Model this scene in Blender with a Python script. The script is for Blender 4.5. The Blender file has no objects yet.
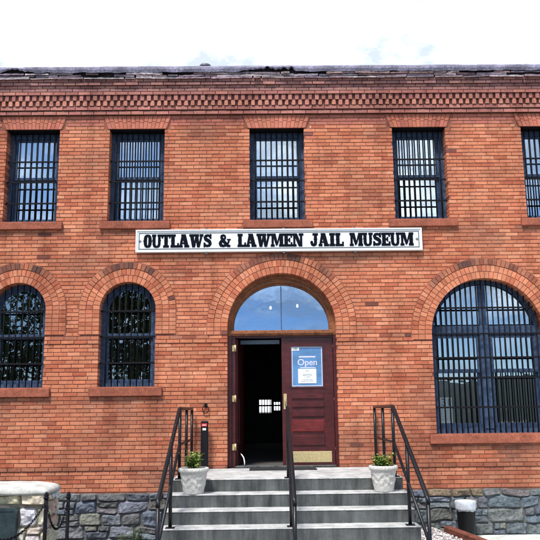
import bpy, math, random
from mathutils import Vector, Matrix, noise
from mathutils.geometry import delaunay_2d_cdt
R = random.Random(7)
S = bpy.context.scene
COL = S.collection
PI = math.pi

# ------------------------------------------------------------------ mesh builder
class MB:
    def __init__(s):
        s.v = []; s.f = []; s.c = []; s.m = []; s.s = []
    def face(s, idx, col=(1, 1, 1), mat=0, smooth=False):
        s.f.append(tuple(idx)); s.c.append(col); s.m.append(mat); s.s.append(smooth)
    def add(s, vs):
        n = len(s.v); s.v.extend([tuple(v) for v in vs]); return n
    def box(s, x0, x1, y0, y1, z0, z1, col=(1, 1, 1), mat=0, M=None, bev=0.0):
        if bev > 0:
            return s.bevbox(x0, x1, y0, y1, z0, z1, bev, col, mat, M)
        vs = [Vector((x, y, z)) for z in (z0, z1) for y in (y0, y1) for x in (x0, x1)]
        if M: vs = [M @ v for v in vs]
        n = s.add(vs)
        for q in ((0, 2, 3, 1), (4, 5, 7, 6), (0, 1, 5, 4), (2, 6, 7, 3), (0, 4, 6, 2), (1, 3, 7, 5)):
            s.face([n + i for i in q], col, mat)
    def bevbox(s, x0, x1, y0, y1, z0, z1, b, col=(1, 1, 1), mat=0, M=None):
        X = (x0, x1); Y = (y0, y1); Z = (z0, z1); vs = []; ix = {}
        for i in (0, 1):
            for j in (0, 1):
                for k in (0, 1):
                    sx = b if i == 0 else -b; sy = b if j == 0 else -b; sz = b if k == 0 else -b
                    ix[i, j, k, 0] = len(vs); vs.append(Vector((X[i], Y[j] + sy, Z[k] + sz)))
                    ix[i, j, k, 1] = len(vs); vs.append(Vector((X[i] + sx, Y[j], Z[k] + sz)))
                    ix[i, j, k, 2] = len(vs); vs.append(Vector((X[i] + sx, Y[j] + sy, Z[k])))
        if M: vs = [M @ v for v in vs]
        n = s.add(vs); g = lambda *a: n + ix[a]
        c = Vector((0, 0, 0))
        for v in vs: c += v
        c /= len(vs); fs = []
        for i in (0, 1): fs.append([g(i, 0, 0, 0), g(i, 1, 0, 0), g(i, 1, 1, 0), g(i, 0, 1, 0)])
        for j in (0, 1): fs.append([g(0, j, 0, 1), g(1, j, 0, 1), g(1, j, 1, 1), g(0, j, 1, 1)])
        for k in (0, 1): fs.append([g(0, 0, k, 2), g(1, 0, k, 2), g(1, 1, k, 2), g(0, 1, k, 2)])
        for i in (0, 1):
            for j in (0, 1): fs.append([g(i, j, 0, 0), g(i, j, 0, 1), g(i, j, 1, 1), g(i, j, 1, 0)])
            for k in (0, 1): fs.append([g(i, 0, k, 0), g(i, 0, k, 2), g(i, 1, k, 2), g(i, 1, k, 0)])
        for j in (0, 1):
            for k in (0, 1): fs.append([g(0, j, k, 1), g(0, j, k, 2), g(1, j, k, 2), g(1, j, k, 1)])
        for i in (0, 1):
            for j in (0, 1):
                for k in (0, 1): fs.append([g(i, j, k, 0), g(i, j, k, 1), g(i, j, k, 2)])
        for f in fs:
            a, b_, c_ = (Vector(s.v[t]) for t in f[:3])
            if (b_ - a).cross(c_ - b_).dot(a - c) < 0: f = f[::-1]
            s.face(f, col, mat)
    def prism(s, poly, y0, y1, inset=0.0, bev=0.0, col=(1, 1, 1), mat=0, back=False):
        """convex-ish polygon (x,z), counter-clockwise seen from -Y; front at y0, body back to y1"""
        k = len(poly)
        cx = sum(p[0] for p in poly) / k; cz = sum(p[1] for p in poly) / k
        if inset > 0:
            fr = []
            for (x, z) in poly:
                d = math.hypot(x - cx, z - cz) or 1
                # inset along both axes so slender bricks keep even arrises
                fr.append((x - math.copysign(min(inset, abs(x - cx)), x - cx), z - math.copysign(min(inset, abs(z - cz)), z - cz)))
        else: fr = poly
        n = s.add([(x, y0, z) for x, z in fr])
        s.face(range(n, n + k), col, mat)
        last = n
        if inset > 0:
            m = s.add([(x, y0 + bev, z) for x, z in poly])
            for i in range(k):
                j = (i + 1) % k; s.face((last + i, m + i, m + j, last + j), col, mat)
            last = m
        m = s.add([(x, y1, z) for x, z in poly])
        for i in range(k):
            j = (i + 1) % k; s.face((last + i, m + i, m + j, last + j), col, mat)
        if back: s.face([m + i for i in range(k)][::-1], col, mat)
    def ring(s, outer, inner, y0, y1, col=(1, 1, 1), mat=0, back=True, bev=0.0, smooth=False):
        """closed band between two outlines with equal vertex counts"""
        k = len(outer)
        if bev:
            o2 = [(o[0] + (i[0] - o[0]) * bev, o[1] + (i[1] - o[1]) * bev) for o, i in zip(outer, inner)]
            i2 = [(i[0] + (o[0] - i[0]) * bev, i[1] + (o[1] - i[1]) * bev) for o, i in zip(outer, inner)]
            d = 0.008
            loops = [[(x, y1, z) for x, z in outer], [(x, y0 + d, z) for x, z in outer], [(x, y0, z) for x, z in o2], [(x, y0, z) for x, z in i2], [(x, y0 + d, z) for x, z in inner], [(x, y1, z) for x, z in inner]]
        else:
            loops = [[(x, y1, z) for x, z in outer], [(x, y0, z) for x, z in outer], [(x, y0, z) for x, z in inner], [(x, y1, z) for x, z in inner]]
        ns = [s.add(l) for l in loops]
        L = len(ns)
        for a in range(L if back else L - 1):
            p, q = ns[a], ns[(a + 1) % L]
            for i in range(k):
                j = (i + 1) % k; s.face((p + i, q + i, q + j, p + j)[::-1], col, mat)
    def tube(s, pts, r, n=8, col=(1, 1, 1), mat=0, caps=True, closed=False, squash=1.0):
        pts = [Vector(p) for p in pts]; rings = []
        rr = r if isinstance(r, (list, tuple)) else [r] * len(pts)
        up = Vector((0.13, 0.21, 0.97)).normalized()
        K = len(pts)
        for i, p in enumerate(pts):
            if closed: t = (pts[(i + 1) % K] - pts[i - 1]).normalized()
            else: t = (pts[min(i + 1, K - 1)] - pts[max(i - 1, 0)]).normalized()
            u = up if abs(t.dot(up)) < 0.95 else Vector((1, 0, 0))
            a = t.cross(u).normalized(); b = t.cross(a).normalized()
            rings.append(s.add([p + (a * math.cos(2 * PI * j / n) + b * squash * math.sin(2 * PI * j / n)) * rr[i] for j in range(n)]))
        for i in range(K if closed else K - 1):
            p, q = rings[i], rings[(i + 1) % K]
            for j in range(n):
                k = (j + 1) % n; s.face((p + j, p + k, q + k, q + j), col, mat, True)
        if caps and not closed:
            s.face([rings[0] + j for j in range(n)][::-1], col, mat); s.face([rings[-1] + j for j in range(n)], col, mat)
    def lathe(s, prof, cx, cy, cz, n=32, col=(1, 1, 1), mat=0, fn=None):
        rings = []
        for r, z in prof:
            rings.append(s.add([(cx + (r + (fn(a, r, z) if fn else 0)) * math.cos(a), cy + (r + (fn(a, r, z) if fn else 0)) * math.sin(a), cz + z) for a in [2 * PI * j / n for j in range(n)]]))
        for p, q in zip(rings, rings[1:]):
            for j in range(n):
                k = (j + 1) % n; s.face((p + j, p + k, q + k, q + j), col, mat, True)
        s.face([rings[0] + j for j in range(n)][::-1], col, mat)
        s.face([rings[-1] + j for j in range(n)], col, mat)
    def build(s, name, mats, parent=None, fix=False):
        me = bpy.data.meshes.new(name); me.from_pydata(s.v, [], s.f)
        for m in (mats if isinstance(mats, (list, tuple)) else [mats]): me.materials.append(m)
        me.polygons.foreach_set('material_index', s.m); me.polygons.foreach_set('use_smooth', s.s)
        ca = me.color_attributes.new('tint', 'FLOAT_COLOR', 'CORNER')
        data = []
        for f, c in zip(s.f, s.c): data += [c[0], c[1], c[2], 1.0] * len(f)
        ca.data.foreach_set('color', data)
        me.update()
        o = bpy.data.objects.new(name, me); COL.objects.link(o)
        if parent: o.parent = parent
        if parent is not None and parent.name in ORG:
            pass
        return o
ORG = {}

def org(o, p):
    """move an object's origin to p keeping its world geometry"""
    p = Vector(p); o.data.transform(Matrix.Translation(-p)); o.location = p
    return o
def tag(o, label=None, cat=None, group=None, kind=None):
    if label: o['label'] = label
    if cat: o['category'] = cat
    if group: o['group'] = group
    if kind: o['kind'] = kind
    return o
def empty(name, loc=(0, 0, 0)):
    o = bpy.data.objects.new(name, None); COL.objects.link(o); o.location = loc
    return o
def under(parent, o):
    """parent o (built in world space) under an Empty at another place"""
    o.parent = parent
    o.matrix_parent_inverse = Matrix.Translation(parent.location).inverted()
    return o

# ------------------------------------------------------------------ materials
def mat(name):
    m = bpy.data.materials.new(name); m.use_nodes = True
    nt = m.node_tree; b = nt.nodes['Principled BSDF']
    return m, nt, b
def N(nt, t, **kw):
    n = nt.nodes.new(t)
    for k, v in kw.items():
        if k in ('operation', 'blend_type', 'data_type', 'noise_dimensions', 'feature', 'attribute_name', 'interpolation', 'distance', 'sky_type', 'clamp'): setattr(n, k, v)
        else: n.inputs[k].default_value = v
    return n
def mul(nt, a, b, fac=1.0, blend='MULTIPLY'):
    n = nt.nodes.new('ShaderNodeMix'); n.data_type = 'RGBA'; n.blend_type = blend; n.inputs[0].default_value = fac
    for i, x in ((6, a), (7, b)):
        if isinstance(x, tuple): n.inputs[i].default_value = x
        else: nt.links.new(x, n.inputs[i])
    return n.outputs[2]
def ramp(nt, src, stops, interp='LINEAR'):
    r = nt.nodes.new('ShaderNodeValToRGB'); nt.links.new(src, r.inputs[0]); e = r.color_ramp.elements
    r.color_ramp.interpolation = interp
    while len(e) < len(stops): e.new(0.5)
    for el, (p, c) in zip(e, stops):
        el.position = p; el.color = (c[0], c[1], c[2], 1) if isinstance(c, (tuple, list)) else (c, c, c, 1)
    return r.outputs[0]
def objco(nt, scale=(1, 1, 1)):
    t = nt.nodes.new('ShaderNodeNewGeometry'); mp = nt.nodes.new('ShaderNodeMapping'); mp.inputs['Scale'].default_value = scale
    nt.links.new(t.outputs['Position'], mp.inputs[0]); return mp.outputs[0]
def noise_tex(nt, co, scale, detail=5, rough=0.6, dist=0.0):
    n = N(nt, 'ShaderNodeTexNoise', Scale=scale, Detail=detail, Roughness=rough, Distortion=dist); nt.links.new(co, n.inputs['Vector']); return n.outputs[0]
def bump(nt, b, h, strength=0.3, dist=0.01, prev=None):
    n = N(nt, 'ShaderNodeBump', Strength=strength, Distance=dist); nt.links.new(h, n.inputs['Height'])
    if prev is not None: nt.links.new(prev, n.inputs['Normal'])
    nt.links.new(n.outputs[0], b.inputs['Normal']); return n.outputs[0]
def tinted(name, rough=0.85, var=(0.75, 1.15), fine=60, coarse=6, bs=0.35, bd=0.004, stains=None, spec=0.3):
    """base colour from the per-piece 'tint' attribute, broken up by noise"""
    m, nt, b = mat(name)
    at = N(nt, 'ShaderNodeVertexColor') if False else nt.nodes.new('ShaderNodeAttribute'); at.attribute_name = 'tint'
    co = objco(nt)
    f = noise_tex(nt, co, fine, 6, 0.65); c = noise_tex(nt, co, coarse, 4, 0.6)
    col = mul(nt, at.outputs['Color'], ramp(nt, f, [(0.3, var[0]), (0.7, var[1])]))
    col = mul(nt, col, ramp(nt, c, [(0.3, var[0] + 0.1), (0.7, var[1])]))
    if stains: col = stains(nt, col)
    nt.links.new(col, b.inputs['Base Color']); b.inputs['Roughness'].default_value = rough; b.inputs['Specular IOR Level'].default_value = spec
    bump(nt, b, f, bs, bd)
    return m
def brick_stains(nt, col):
    # rain streaks and broad weathering with shapes of their own
    st = noise_tex(nt, objco(nt, (2.6, 2.6, 0.35)), 1.0, 6, 0.62)
    col = mul(nt, col, ramp(nt, st, [(0.34, (0.62, 0.56, 0.55)), (0.5, 1.0)]), 0.75)
    big = noise_tex(nt, objco(nt, (0.7, 0.7, 1.3)), 1.0, 5, 0.6, 0.6)
    col = mul(nt, col, ramp(nt, big, [(0.35, (0.78, 0.70, 0.66)), (0.6, (1.06, 1.03, 1.0))]), 0.9)
    sm = noise_tex(nt, objco(nt), 9, 8, 0.72, 0.5)
    col = mul(nt, col, ramp(nt, sm, [(0.30, (0.45, 0.42, 0.42)), (0.42, 1.0)]), 0.7)
    return col
M = {}
M['brick'] = tinted('brick', 0.82, (0.8, 1.15), 90, 14, 0.5, 0.003, brick_stains)
M['mortar'] = tinted('mortar', 0.95, (0.6, 1.2), 120, 8, 0.6, 0.004, brick_stains)
M['stone'] = tinted('stone', 0.8, (0.55, 1.3), 34, 8, 0.9, 0.012)
M['sandstone'] = tinted('sandstone', 0.9, (0.62, 1.25), 45, 5, 0.6, 0.006)
def plain(name, col, rough=0.5, metal=0.0, var=0.15, fine=40, bs=0.1, bd=0.002, spec=0.5):
    m, nt, b = mat(name); co = objco(nt); f = noise_tex(nt, co, fine, 5, 0.6)
    c = mul(nt, (col[0], col[1], col[2], 1), ramp(nt, f, [(0.3, 1 - var), (0.7, 1 + var)]))
    nt.links.new(c, b.inputs['Base Color']); b.inputs['Metallic'].default_value = metal; b.inputs['Specular IOR Level'].default_value = spec
    rr = nt.nodes.new('ShaderNodeMapRange'); rr.inputs[3].default_value = max(rough - 0.1, 0.03); rr.inputs[4].default_value = min(rough + 0.12, 1)
    nt.links.new(f, rr.inputs[0]); nt.links.new(rr.outputs[0], b.inputs['Roughness'])
    bump(nt, b, f, bs, bd); return m
M['frame'] = plain('blue_grey_paint', (0.046, 0.078, 0.145), 0.6, var=0.45, fine=18, bs=0.3, spec=0.25)
M['iron'] = plain('black_iron', (0.009, 0.009, 0.012), 0.7, 0.0, 0.5, 60, 0.35, spec=0.12)
M['rail'] = plain('black_gloss_paint', (0.006, 0.007, 0.010), 0.35, 0.0, 0.3, 80, 0.2, spec=0.3)
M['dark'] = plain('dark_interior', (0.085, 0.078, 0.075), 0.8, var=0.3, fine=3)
M['darkfloor'] = plain('interior_floor', (0.05, 0.035, 0.03), 0.5, var=0.3, fine=8)
M['brass'] = plain('brass', (0.66, 0.52, 0.26), 0.42, 0.6, 0.2, 40, 0.1)
M['signwhite'] = plain('sign_white', (0.78, 0.8, 0.82), 0.5, var=0.06, fine=14)
M['signgrey'] = plain('sign_border', (0.13, 0.14, 0.135), 0.5, var=0.2)
M['signink'] = plain('sign_lettering', (0.004, 0.006, 0.012), 0.9, var=0.2, spec=0.1)
M['paper'] = plain('paper', (0.84, 0.87, 0.87), 0.7, var=0.05)
M['ink'] = plain('print', (0.10, 0.15, 0.15), 0.7, var=0.1)
M['blueposter'] = plain('blue_poster', (0.10, 0.24, 0.46), 0.4, var=0.25, fine=5)
M['palemark'] = plain('pale_print', (0.62, 0.62, 0.78), 0.5, var=0.05)
M['red'] = plain('red_label', (0.6, 0.03, 0.04), 0.4, var=0.1)
M['blackplastic'] = plain('black_plastic', (0.008, 0.008, 0.010), 0.5, var=0.2, spec=0.2)
M['bag'] = plain('white_bin_liner', (0.50, 0.53, 0.58), 0.35, var=0.15, fine=20, bs=0.4, bd=0.01)
M['plaque'] = plain('dark_plaque', (0.028, 0.048, 0.052), 0.4, 0.3, 0.5, 9, 0.4, 0.004)
M['mat'] = plain('rubber_mat', (0.015, 0.015, 0.017), 0.9, var=0.3, fine=120, bs=0.5)
M['soil'] = plain('potting_soil', (0.035, 0.022, 0.014), 0.95, var=0.5, fine=60, bs=0.8, bd=0.01)
M['petal'] = plain('orange_petals', (0.75, 0.30, 0.02), 0.6, var=0.2)
M['rock'] = plain('roof_metal', (0.10, 0.10, 0.12), 0.5, 0.5, 0.3, 20)

def wood(name, col, rough, grain=(1.5, 1.5, 22), var=(0.55, 1.4), coat=0.0):
    m, nt, b = mat(name); g = noise_tex(nt, objco(nt, grain), 3.0, 6, 0.65, 0.6); k = noise_tex(nt, objco(nt), 6, 4, 0.6)
    c = mul(nt, (*col, 1), ramp(nt, g, [(0.3, var[0]), (0.7, var[1])])); c = mul(nt, c, ramp(nt, k, [(0.3, 0.7), (0.7, 1.2)]))
    nt.links.new(c, b.inputs['Base Color']); b.inputs['Roughness'].default_value = rough; b.inputs['Coat Weight'].default_value = coat * .5; b.inputs['Specular IOR Level'].default_value = .3; b.inputs['Coat Roughness'].default_value = 0.15
    bump(nt, b, g, 0.3, 0.002); return m
M['doorwood'] = wood('oxblood_door_wood', (0.075, 0.013, 0.014), 0.35, coat=0.3)
M['panelwood'] = wood('bright_red_panel_wood', (0.14, 0.018, 0.018), 0.38, coat=0.3)  # redder and lighter than the door wood, for one panel
M['trimwood'] = wood('brown_trim_wood', (0.25, 0.09, 0.035), 0.5, (6, 6, 6))
M['timber'] = wood('red_stained_timber', (0.17, 0.055, 0.035), 0.8, (12, 2, 12))
M['coping'] = tinted('weathered_coping', 0.85, (0.5, 1.35), 30, 5, 0.8, 0.012)

def concrete(name, col, dirt=0.0):
    m, nt, b = mat(name); co = objco(nt); f = noise_tex(nt, co, 70, 6, 0.7); c = noise_tex(nt, co, 3.2, 6, 0.65, 0.4)
    k = mul(nt, (*col, 1), ramp(nt, f, [(0.3, 0.82), (0.7, 1.12)])); k = mul(nt, k, ramp(nt, c, [(0.32, 0.66), (0.62, 1.08)]))
    if dirt:
        s = noise_tex(nt, objco(nt, (7, 7, 0.9)), 1.0, 6, 0.7)
        k = mul(nt, k, ramp(nt, s, [(0.34, (0.30, 0.31, 0.32)), (0.62, 1.0)]), dirt)
    nt.links.new(k, b.inputs['Base Color']); b.inputs['Roughness'].default_value = 0.85; b.inputs['Specular IOR Level'].default_value = 0.3
    bump(nt, b, f, 0.35, 0.004); return m
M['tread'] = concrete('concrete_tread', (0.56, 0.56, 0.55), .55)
M['riser'] = concrete('grimy_shaded_riser', (0.125, 0.132, 0.128), 0.95)  # riser shade painted in as darker concrete, under grime streaks
M['pave'] = concrete('pale_pavement', (0.62, 0.66, 0.60))
M['cap'] = concrete('white_cap', (0.66, 0.65, 0.60), .6)
M['ground'] = concrete('worn_ground', (0.16, 0.15, 0.135))

def glass(name, tint, base, edge, rough=0.0):
    m, nt, b = mat(name); nt.nodes.remove(b); out = nt.nodes['Material Output']
    gl = N(nt, 'ShaderNodeBsdfGlossy', Color=(*tint, 1), Roughness=rough); tr = N(nt, 'ShaderNodeBsdfTransparent', Color=(0.90, 0.93, 0.95, 1))
    mx = nt.nodes.new('ShaderNodeMixShader'); lw = N(nt, 'ShaderNodeLayerWeight', Blend=0.35)
    mr = nt.nodes.new('ShaderNodeMapRange'); mr.inputs[3].default_value = base; mr.inputs[4].default_value = edge
    nt.links.new(lw.outputs['Facing'], mr.inputs[0]); nt.links.new(mr.outputs[0], mx.inputs[0])
    nt.links.new(tr.outputs[0], mx.inputs[1]); nt.links.new(gl.outputs[0], mx.inputs[2]); nt.links.new(mx.outputs[0], out.inputs[0])
    w = noise_tex(nt, objco(nt), 2.2, 3, 0.5); bp = N(nt, 'ShaderNodeBump', Strength=0.25, Distance=0.006); nt.links.new(w, bp.inputs['Height']); nt.links.new(bp.outputs[0], gl.inputs['Normal'])
    return m
M['glass_up'] = glass('old_window_glass', (0.88, 0.96, 1.0), 0.42, 0.75)
M['glass_low'] = glass('dark_window_glass', (0.80, 0.92, 1.0), 0.13, 0.5)
M['glass_big'] = glass('wide_window_glass', (0.78, 0.90, 1.0), 0.26, 0.6)
M['glass_arch'] = glass('fanlight_glass', (0.52, 0.72, 1.0), 0.28, 0.7)

def pot_mat():
    m, nt, b = mat('cast_stone_pot'); f = noise_tex(nt, objco(nt), 50, 6, 0.7)
    c = mul(nt, (0.56, 0.54, 0.50, 1), ramp(nt, f, [(0.3, 0.7), (0.65, 1.15)])); nt.links.new(c, b.inputs['Base Color'])
    b.inputs['Roughness'].default_value = 0.9; bump(nt, b, f, 0.4, 0.004); return m
M['pot'] = pot_mat()
M['header'] = plain('blue_grey_board', (0.10, 0.14, 0.20), 0.6)
M['blind'] = plain('pale_blind', (0.45, 0.52, 0.58), 0.8, var=0.08)
def leafmat(name, a):
    m, nt, b = mat(name); at = nt.nodes.new('ShaderNodeAttribute'); at.attribute_name = 'tint'
    nt.links.new(mul(nt, at.outputs['Color'], (*a, 1)), b.inputs['Base Color']); b.inputs['Roughness'].default_value = 0.5
    b.inputs['Subsurface Weight'].default_value = 0.0
    return m
M['leaf'] = leafmat('leaf_green', (1, 1, 1))
M['pebble'] = tinted('pebbles', 0.8, (0.7, 1.2), 40, 10, 0.4, 0.004)

def vary(c, a=0.1, h=0.05):
    k = 1 + R.uniform(-a, a); return (c[0] * k * (1 + R.uniform(-h, h)), c[1] * k * (1 + R.uniform(-h, h)), c[2] * k * (1 + R.uniform(-h, h)))
BR = [(0.612, 0.223, 0.119), (0.632, 0.242, 0.132), (0.592, 0.207, 0.107), (0.541, 0.173, 0.089), (0.663, 0.277, 0.157), (0.484, 0.142, 0.074), (0.622, 0.23, 0.125), (0.612, 0.227, 0.121)]
MORT = (0.33, 0.132, 0.088)
def brickcol(dark=0.0):
    c = vary(R.choice(BR), 0.09, 0.022)
    if R.random() < 0.003: c = vary((0.20, 0.07, 0.055), 0.3)
    if dark: c = tuple(a * (1 - dark) + b * dark for a, b in zip(c, (0.055, 0.038, 0.040)))
    return c

# ------------------------------------------------------------------ layout of the facade (metres; wall plane y = 0)
UPW = [(-4.42, -3.51), (-2.645, -1.69), (-0.216, 0.732), (2.272, 3.200), (4.53, 5.46)]
UZ0, UZ1 = 5.19, 6.857
ARCHW = [(-4.075, 0.465), (-2.256, 0.465)]; AZ0, AZC = 2.41, 3.68
DCX, DR, DZC, DZ0 = 0.30, 0.90, 3.372, 1.10
BCX, BRd, BZC, BZ0 = 3.72, 0.935, 3.22, 1.60
RT = 0.338                                  # ring thickness
ARCHES = [(c, r, AZC, AZ0, 3.265) for c, r in ARCHW] + [(DCX, DR, DZC, DZ0, 3.24), (BCX, BRd, BZC, BZ0, 3.127)]
WX0, WX1 = -9.0, 9.0
FZ = 0.745                                  # top of the stone base
CH = 0.0655; BL = 0.217; J = 0.0095

def arch_outline(cx, r, zc, z0, n=40):
    """closed outline, counter-clockwise seen from the street: up the right side, over, down the left"""
    pts = [(cx - r, z0), (cx + r, z0)]
    k = max(2, n // 5)
    for i in range(1, k): pts.append((cx + r, z0 + (zc - z0) * i / k))
    for i in range(n + 1):
        a = PI * i / n; pts.append((cx + r * math.cos(a), zc + r * math.sin(a)))
    for i in range(k - 1, 0, -1): pts.append((cx - r, z0 + (zc - z0) * i / k))
    return pts
def rect_outline(x0, x1, z0, z1): return [(x0, z0), (x1, z0), (x1, z1), (x0, z1)]

def inside(p, poly):
    x, y = p; c = False; j = len(poly) - 1
    for i in range(len(poly)):
        xi, yi = poly[i]; xj, yj = poly[j]
        if (yi > y) != (yj > y) and x < (xj - xi) * (y - yi) / (yj - yi) + xi: c = not c
        j = i
    return c
def fill(adds, subs):
    """triangles of union(adds) minus union(subs)"""
    vs = []; es = []
    for poly in adds + subs:
        n = len(vs); vs += [Vector(p) for p in poly]; es += [(n + i, n + (i + 1) % len(poly)) for i in range(len(poly))]
    ov, oe, of, *_ = delaunay_2d_cdt(vs, es, [], 0, 1e-6)
    out = []
    for f in of:
        c = (sum(ov[i][0] for i in f) / len(f), sum(ov[i][1] for i in f) / len(f))
        if any(inside(c, a) for a in adds) and not any(inside(c, b) for b in subs): out.append([(ov[i][0], ov[i][1]) for i in f])
    return out
def sheet(mb, adds, subs, y, col=(1, 1, 1), mat=0):
    for t in fill(adds, subs):
        a = sum(t[i][0] * t[(i + 1) % len(t)][1] - t[(i + 1) % len(t)][0] * t[i][1] for i in range(len(t)))
        if a < 0: t = t[::-1]
        n = mb.add([(x, y, z) for x, z in t]); mb.face(range(n, n + len(t)), col, mat)
def solid(mb, adds, subs, y0, y1, col=(1, 1, 1), mat=0):
    """extruded flat shape, boundary edges found from the triangulation"""
    tris = fill(adds, subs); ed = {}
    key = lambda p: (round(p[0], 5), round(p[1], 5))
    for t in tris:
        a = sum(t[i][0] * t[(i + 1) % len(t)][1] - t[(i + 1) % len(t)][0] * t[i][1] for i in range(len(t)))
        if a < 0: t.reverse()
        n = mb.add([(x, y0, z) for x, z in t]); mb.face(range(n, n + len(t)), col, mat)
        n = mb.add([(x, y1, z) for x, z in t[::-1]]); mb.face(range(n, n + len(t)), col, mat)
        for i in range(len(t)): ed[key(t[i]), key(t[(i + 1) % len(t)])] = (t[i], t[(i + 1) % len(t)])
    for (a, b), (p, q) in ed.items():
        if (b, a) not in ed:
            n = mb.add([(p[0], y0, p[1]), (p[0], y1, p[1]), (q[0], y1, q[1]), (q[0], y0, q[1])]); mb.face(range(n, n + 4), col, mat)

# ================================================================== THE BUILDING
bld = empty('museum_building', (0, 4.0, 0))
tag(bld, 'two storey red brick jail building with barred windows and round arches', 'building')
def P(o): return under(bld, o)

# ---- brick wall
wall = MB()
holes = [rect_outline(a - .005, b + .005, UZ0 - .005, UZ1 + .005) for a, b in UPW] + [arch_outline(c, r + .005, zc, z0 - .005) for c, r, zc, z0, zb in ARCHES]
sheet(wall, [rect_outline(WX0, WX1, 0.0, 7.9)], holes, 0.007, MORT, 1)
for h in holes:
    n = wall.add([(x, 0.007, z) for x, z in h]); m = wall.add([(x, 0.34, z) for x, z in h]); k = len(h)
    for i in range(k):
        j = (i + 1) % k; wall.face((n + i, n + j, m + j, m + i), (0.33, 0.12, 0.08), 1)

def blocked(z0, z1):
    """x-intervals this course must leave open: (x0, x1, is_opening)"""
    out = []
    for a, b in UPW:
        if z1 > UZ0 + .02 and z0 < UZ1 - .02: out.append((a, b, True))
        elif z0 >= UZ1 - .02 and z1 < 7.12:
            t = (0.5 * (z0 + z1) - UZ1) / (7.10 - UZ1); out.append((a - .10 - .0 * t, b + .10, False))
        elif z1 > 5.05 + .02 and z0 < UZ0: out.append((a - .12, b + .12, True))
    for (cx, r, zc, zb0, zb) in ARCHES:
        Ro = r + RT
        if z1 > zb0 + .02 and z1 <= zb + .02: out.append((cx - r, cx + r, True))
        elif z0 > zb - .05 and z1 <= zc: out.append((cx - Ro + .03, cx + Ro - .03, False))
        elif z1 > zc and z1 < zc + Ro - .04:
            w = math.sqrt(max(Ro * Ro - (z1 - zc) ** 2, 0)) - .02
            if w > 0.03: out.append((cx - w, cx + w, False))
    for c, r in ARCHW:
        if z1 > 2.27 and z0 < AZ0 - .02: out.append((c - .60, c + .60, True))
    if z1 > 1.45 and z0 < BZ0 - .02: out.append((BCX - 1.06, BCX + 1.06, True))
    return sorted(out)
SILLS = [(c - .6, c + .6, 2.255) for c, r in ARCHW] + [(BCX - 1.06, BCX + 1.06, 1.445)] + [(a - .12, b + .12, 5.055) for a, b in UPW]
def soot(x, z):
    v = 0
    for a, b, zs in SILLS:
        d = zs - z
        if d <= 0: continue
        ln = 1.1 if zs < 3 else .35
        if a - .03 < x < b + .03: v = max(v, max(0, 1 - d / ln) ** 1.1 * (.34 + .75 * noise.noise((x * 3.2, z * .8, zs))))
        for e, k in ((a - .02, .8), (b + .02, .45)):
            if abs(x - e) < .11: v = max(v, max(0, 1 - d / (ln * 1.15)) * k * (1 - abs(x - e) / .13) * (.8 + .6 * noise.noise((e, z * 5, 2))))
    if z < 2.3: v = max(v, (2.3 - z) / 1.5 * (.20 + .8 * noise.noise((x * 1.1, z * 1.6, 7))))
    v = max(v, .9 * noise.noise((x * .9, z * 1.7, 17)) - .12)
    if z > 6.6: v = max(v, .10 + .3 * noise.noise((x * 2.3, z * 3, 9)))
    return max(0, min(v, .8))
row = 0; z = FZ + .006
while z < 7.09:
    z0, z1 = z + .0065, z + CH - .0065
    if z1 > 7.105: break
    proud = 0.0
    if abs(z - 3.105) < CH * .55: proud = 0.012
    if 1.08 < z + CH / 2 < 1.08 + CH: proud = 0.014
    bl = blocked(z0, z1)
    off = (row % 2) * BL / 2 + R.uniform(-.012, .012)
    x = WX0 - off
    while x < WX1:
        L = BL * (1 if R.random() > .06 else R.uniform(.9, 1.06))
        a, b = max(x, WX0) + J / 2, min(x + L, WX1) - J / 2; x += L
        segs = [(a, b, False)]
        for (p, q, op) in bl:
            ns = []
            for (s0, s1, e) in segs:
                if q <= s0 or p >= s1: ns.append((s0, s1, e)); continue
                if p - s0 > 0.03: ns.append((s0, p, e or op))
                if s1 - q > 0.03: ns.append((q, s1, e or op))
            segs = ns
        for s0, s1, e in segs:
            if s1 - s0 < 0.02: continue
            yf = R.uniform(-.0018, .0018) - proud; t = R.uniform(-.0012, .0012); u = R.uniform(-.001, .001)
            c = brickcol()
            if z > 6.9: c = vary((0.50, 0.17, 0.12), .1)
            # rain soot washed down from the sill ends and along under the sills
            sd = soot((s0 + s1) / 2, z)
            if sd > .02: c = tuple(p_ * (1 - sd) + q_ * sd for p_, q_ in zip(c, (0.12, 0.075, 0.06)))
            # the corroded joint at springing height and the ledge above the stone base
            if abs(z - 3.19) < .04 and not (-2.9 < s0 < -1.6): c = brickcol(0.35 if noise.noise((s0 * 1.1, 3, 1)) > 0.05 else 0)
            if proud and z < 1.2: c = brickcol(0.45)
            wall.prism([(s0, z0 + t + u), (s1, z0 - t + u), (s1, z1 - t + u), (s0, z1 + t + u)], yf, 0.22 if e else 0.012 + yf * 0, .0022, .002, c, 0)
    z += CH; row += 1
# sides and back
wall.box(WX0 - .3, WX0, 0.0, 9.0, 0, 7.9, (0.42, 0.13, 0.08), 0); wall.box(WX1, WX1 + .3, 0.0, 9.0, 0, 7.9, (0.42, 0.13, 0.08), 0)
# back wall with the small rear window left open
sheet(wall, [rect_outline(WX0, WX1, 0, 7.9)], [rect_outline(-.17, .46, 1.93, 2.31)], 9.0, (0.4, 0.13, 0.08), 0)
P(wall.build('brick_wall', [M['brick'], M['mortar']]))

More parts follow.
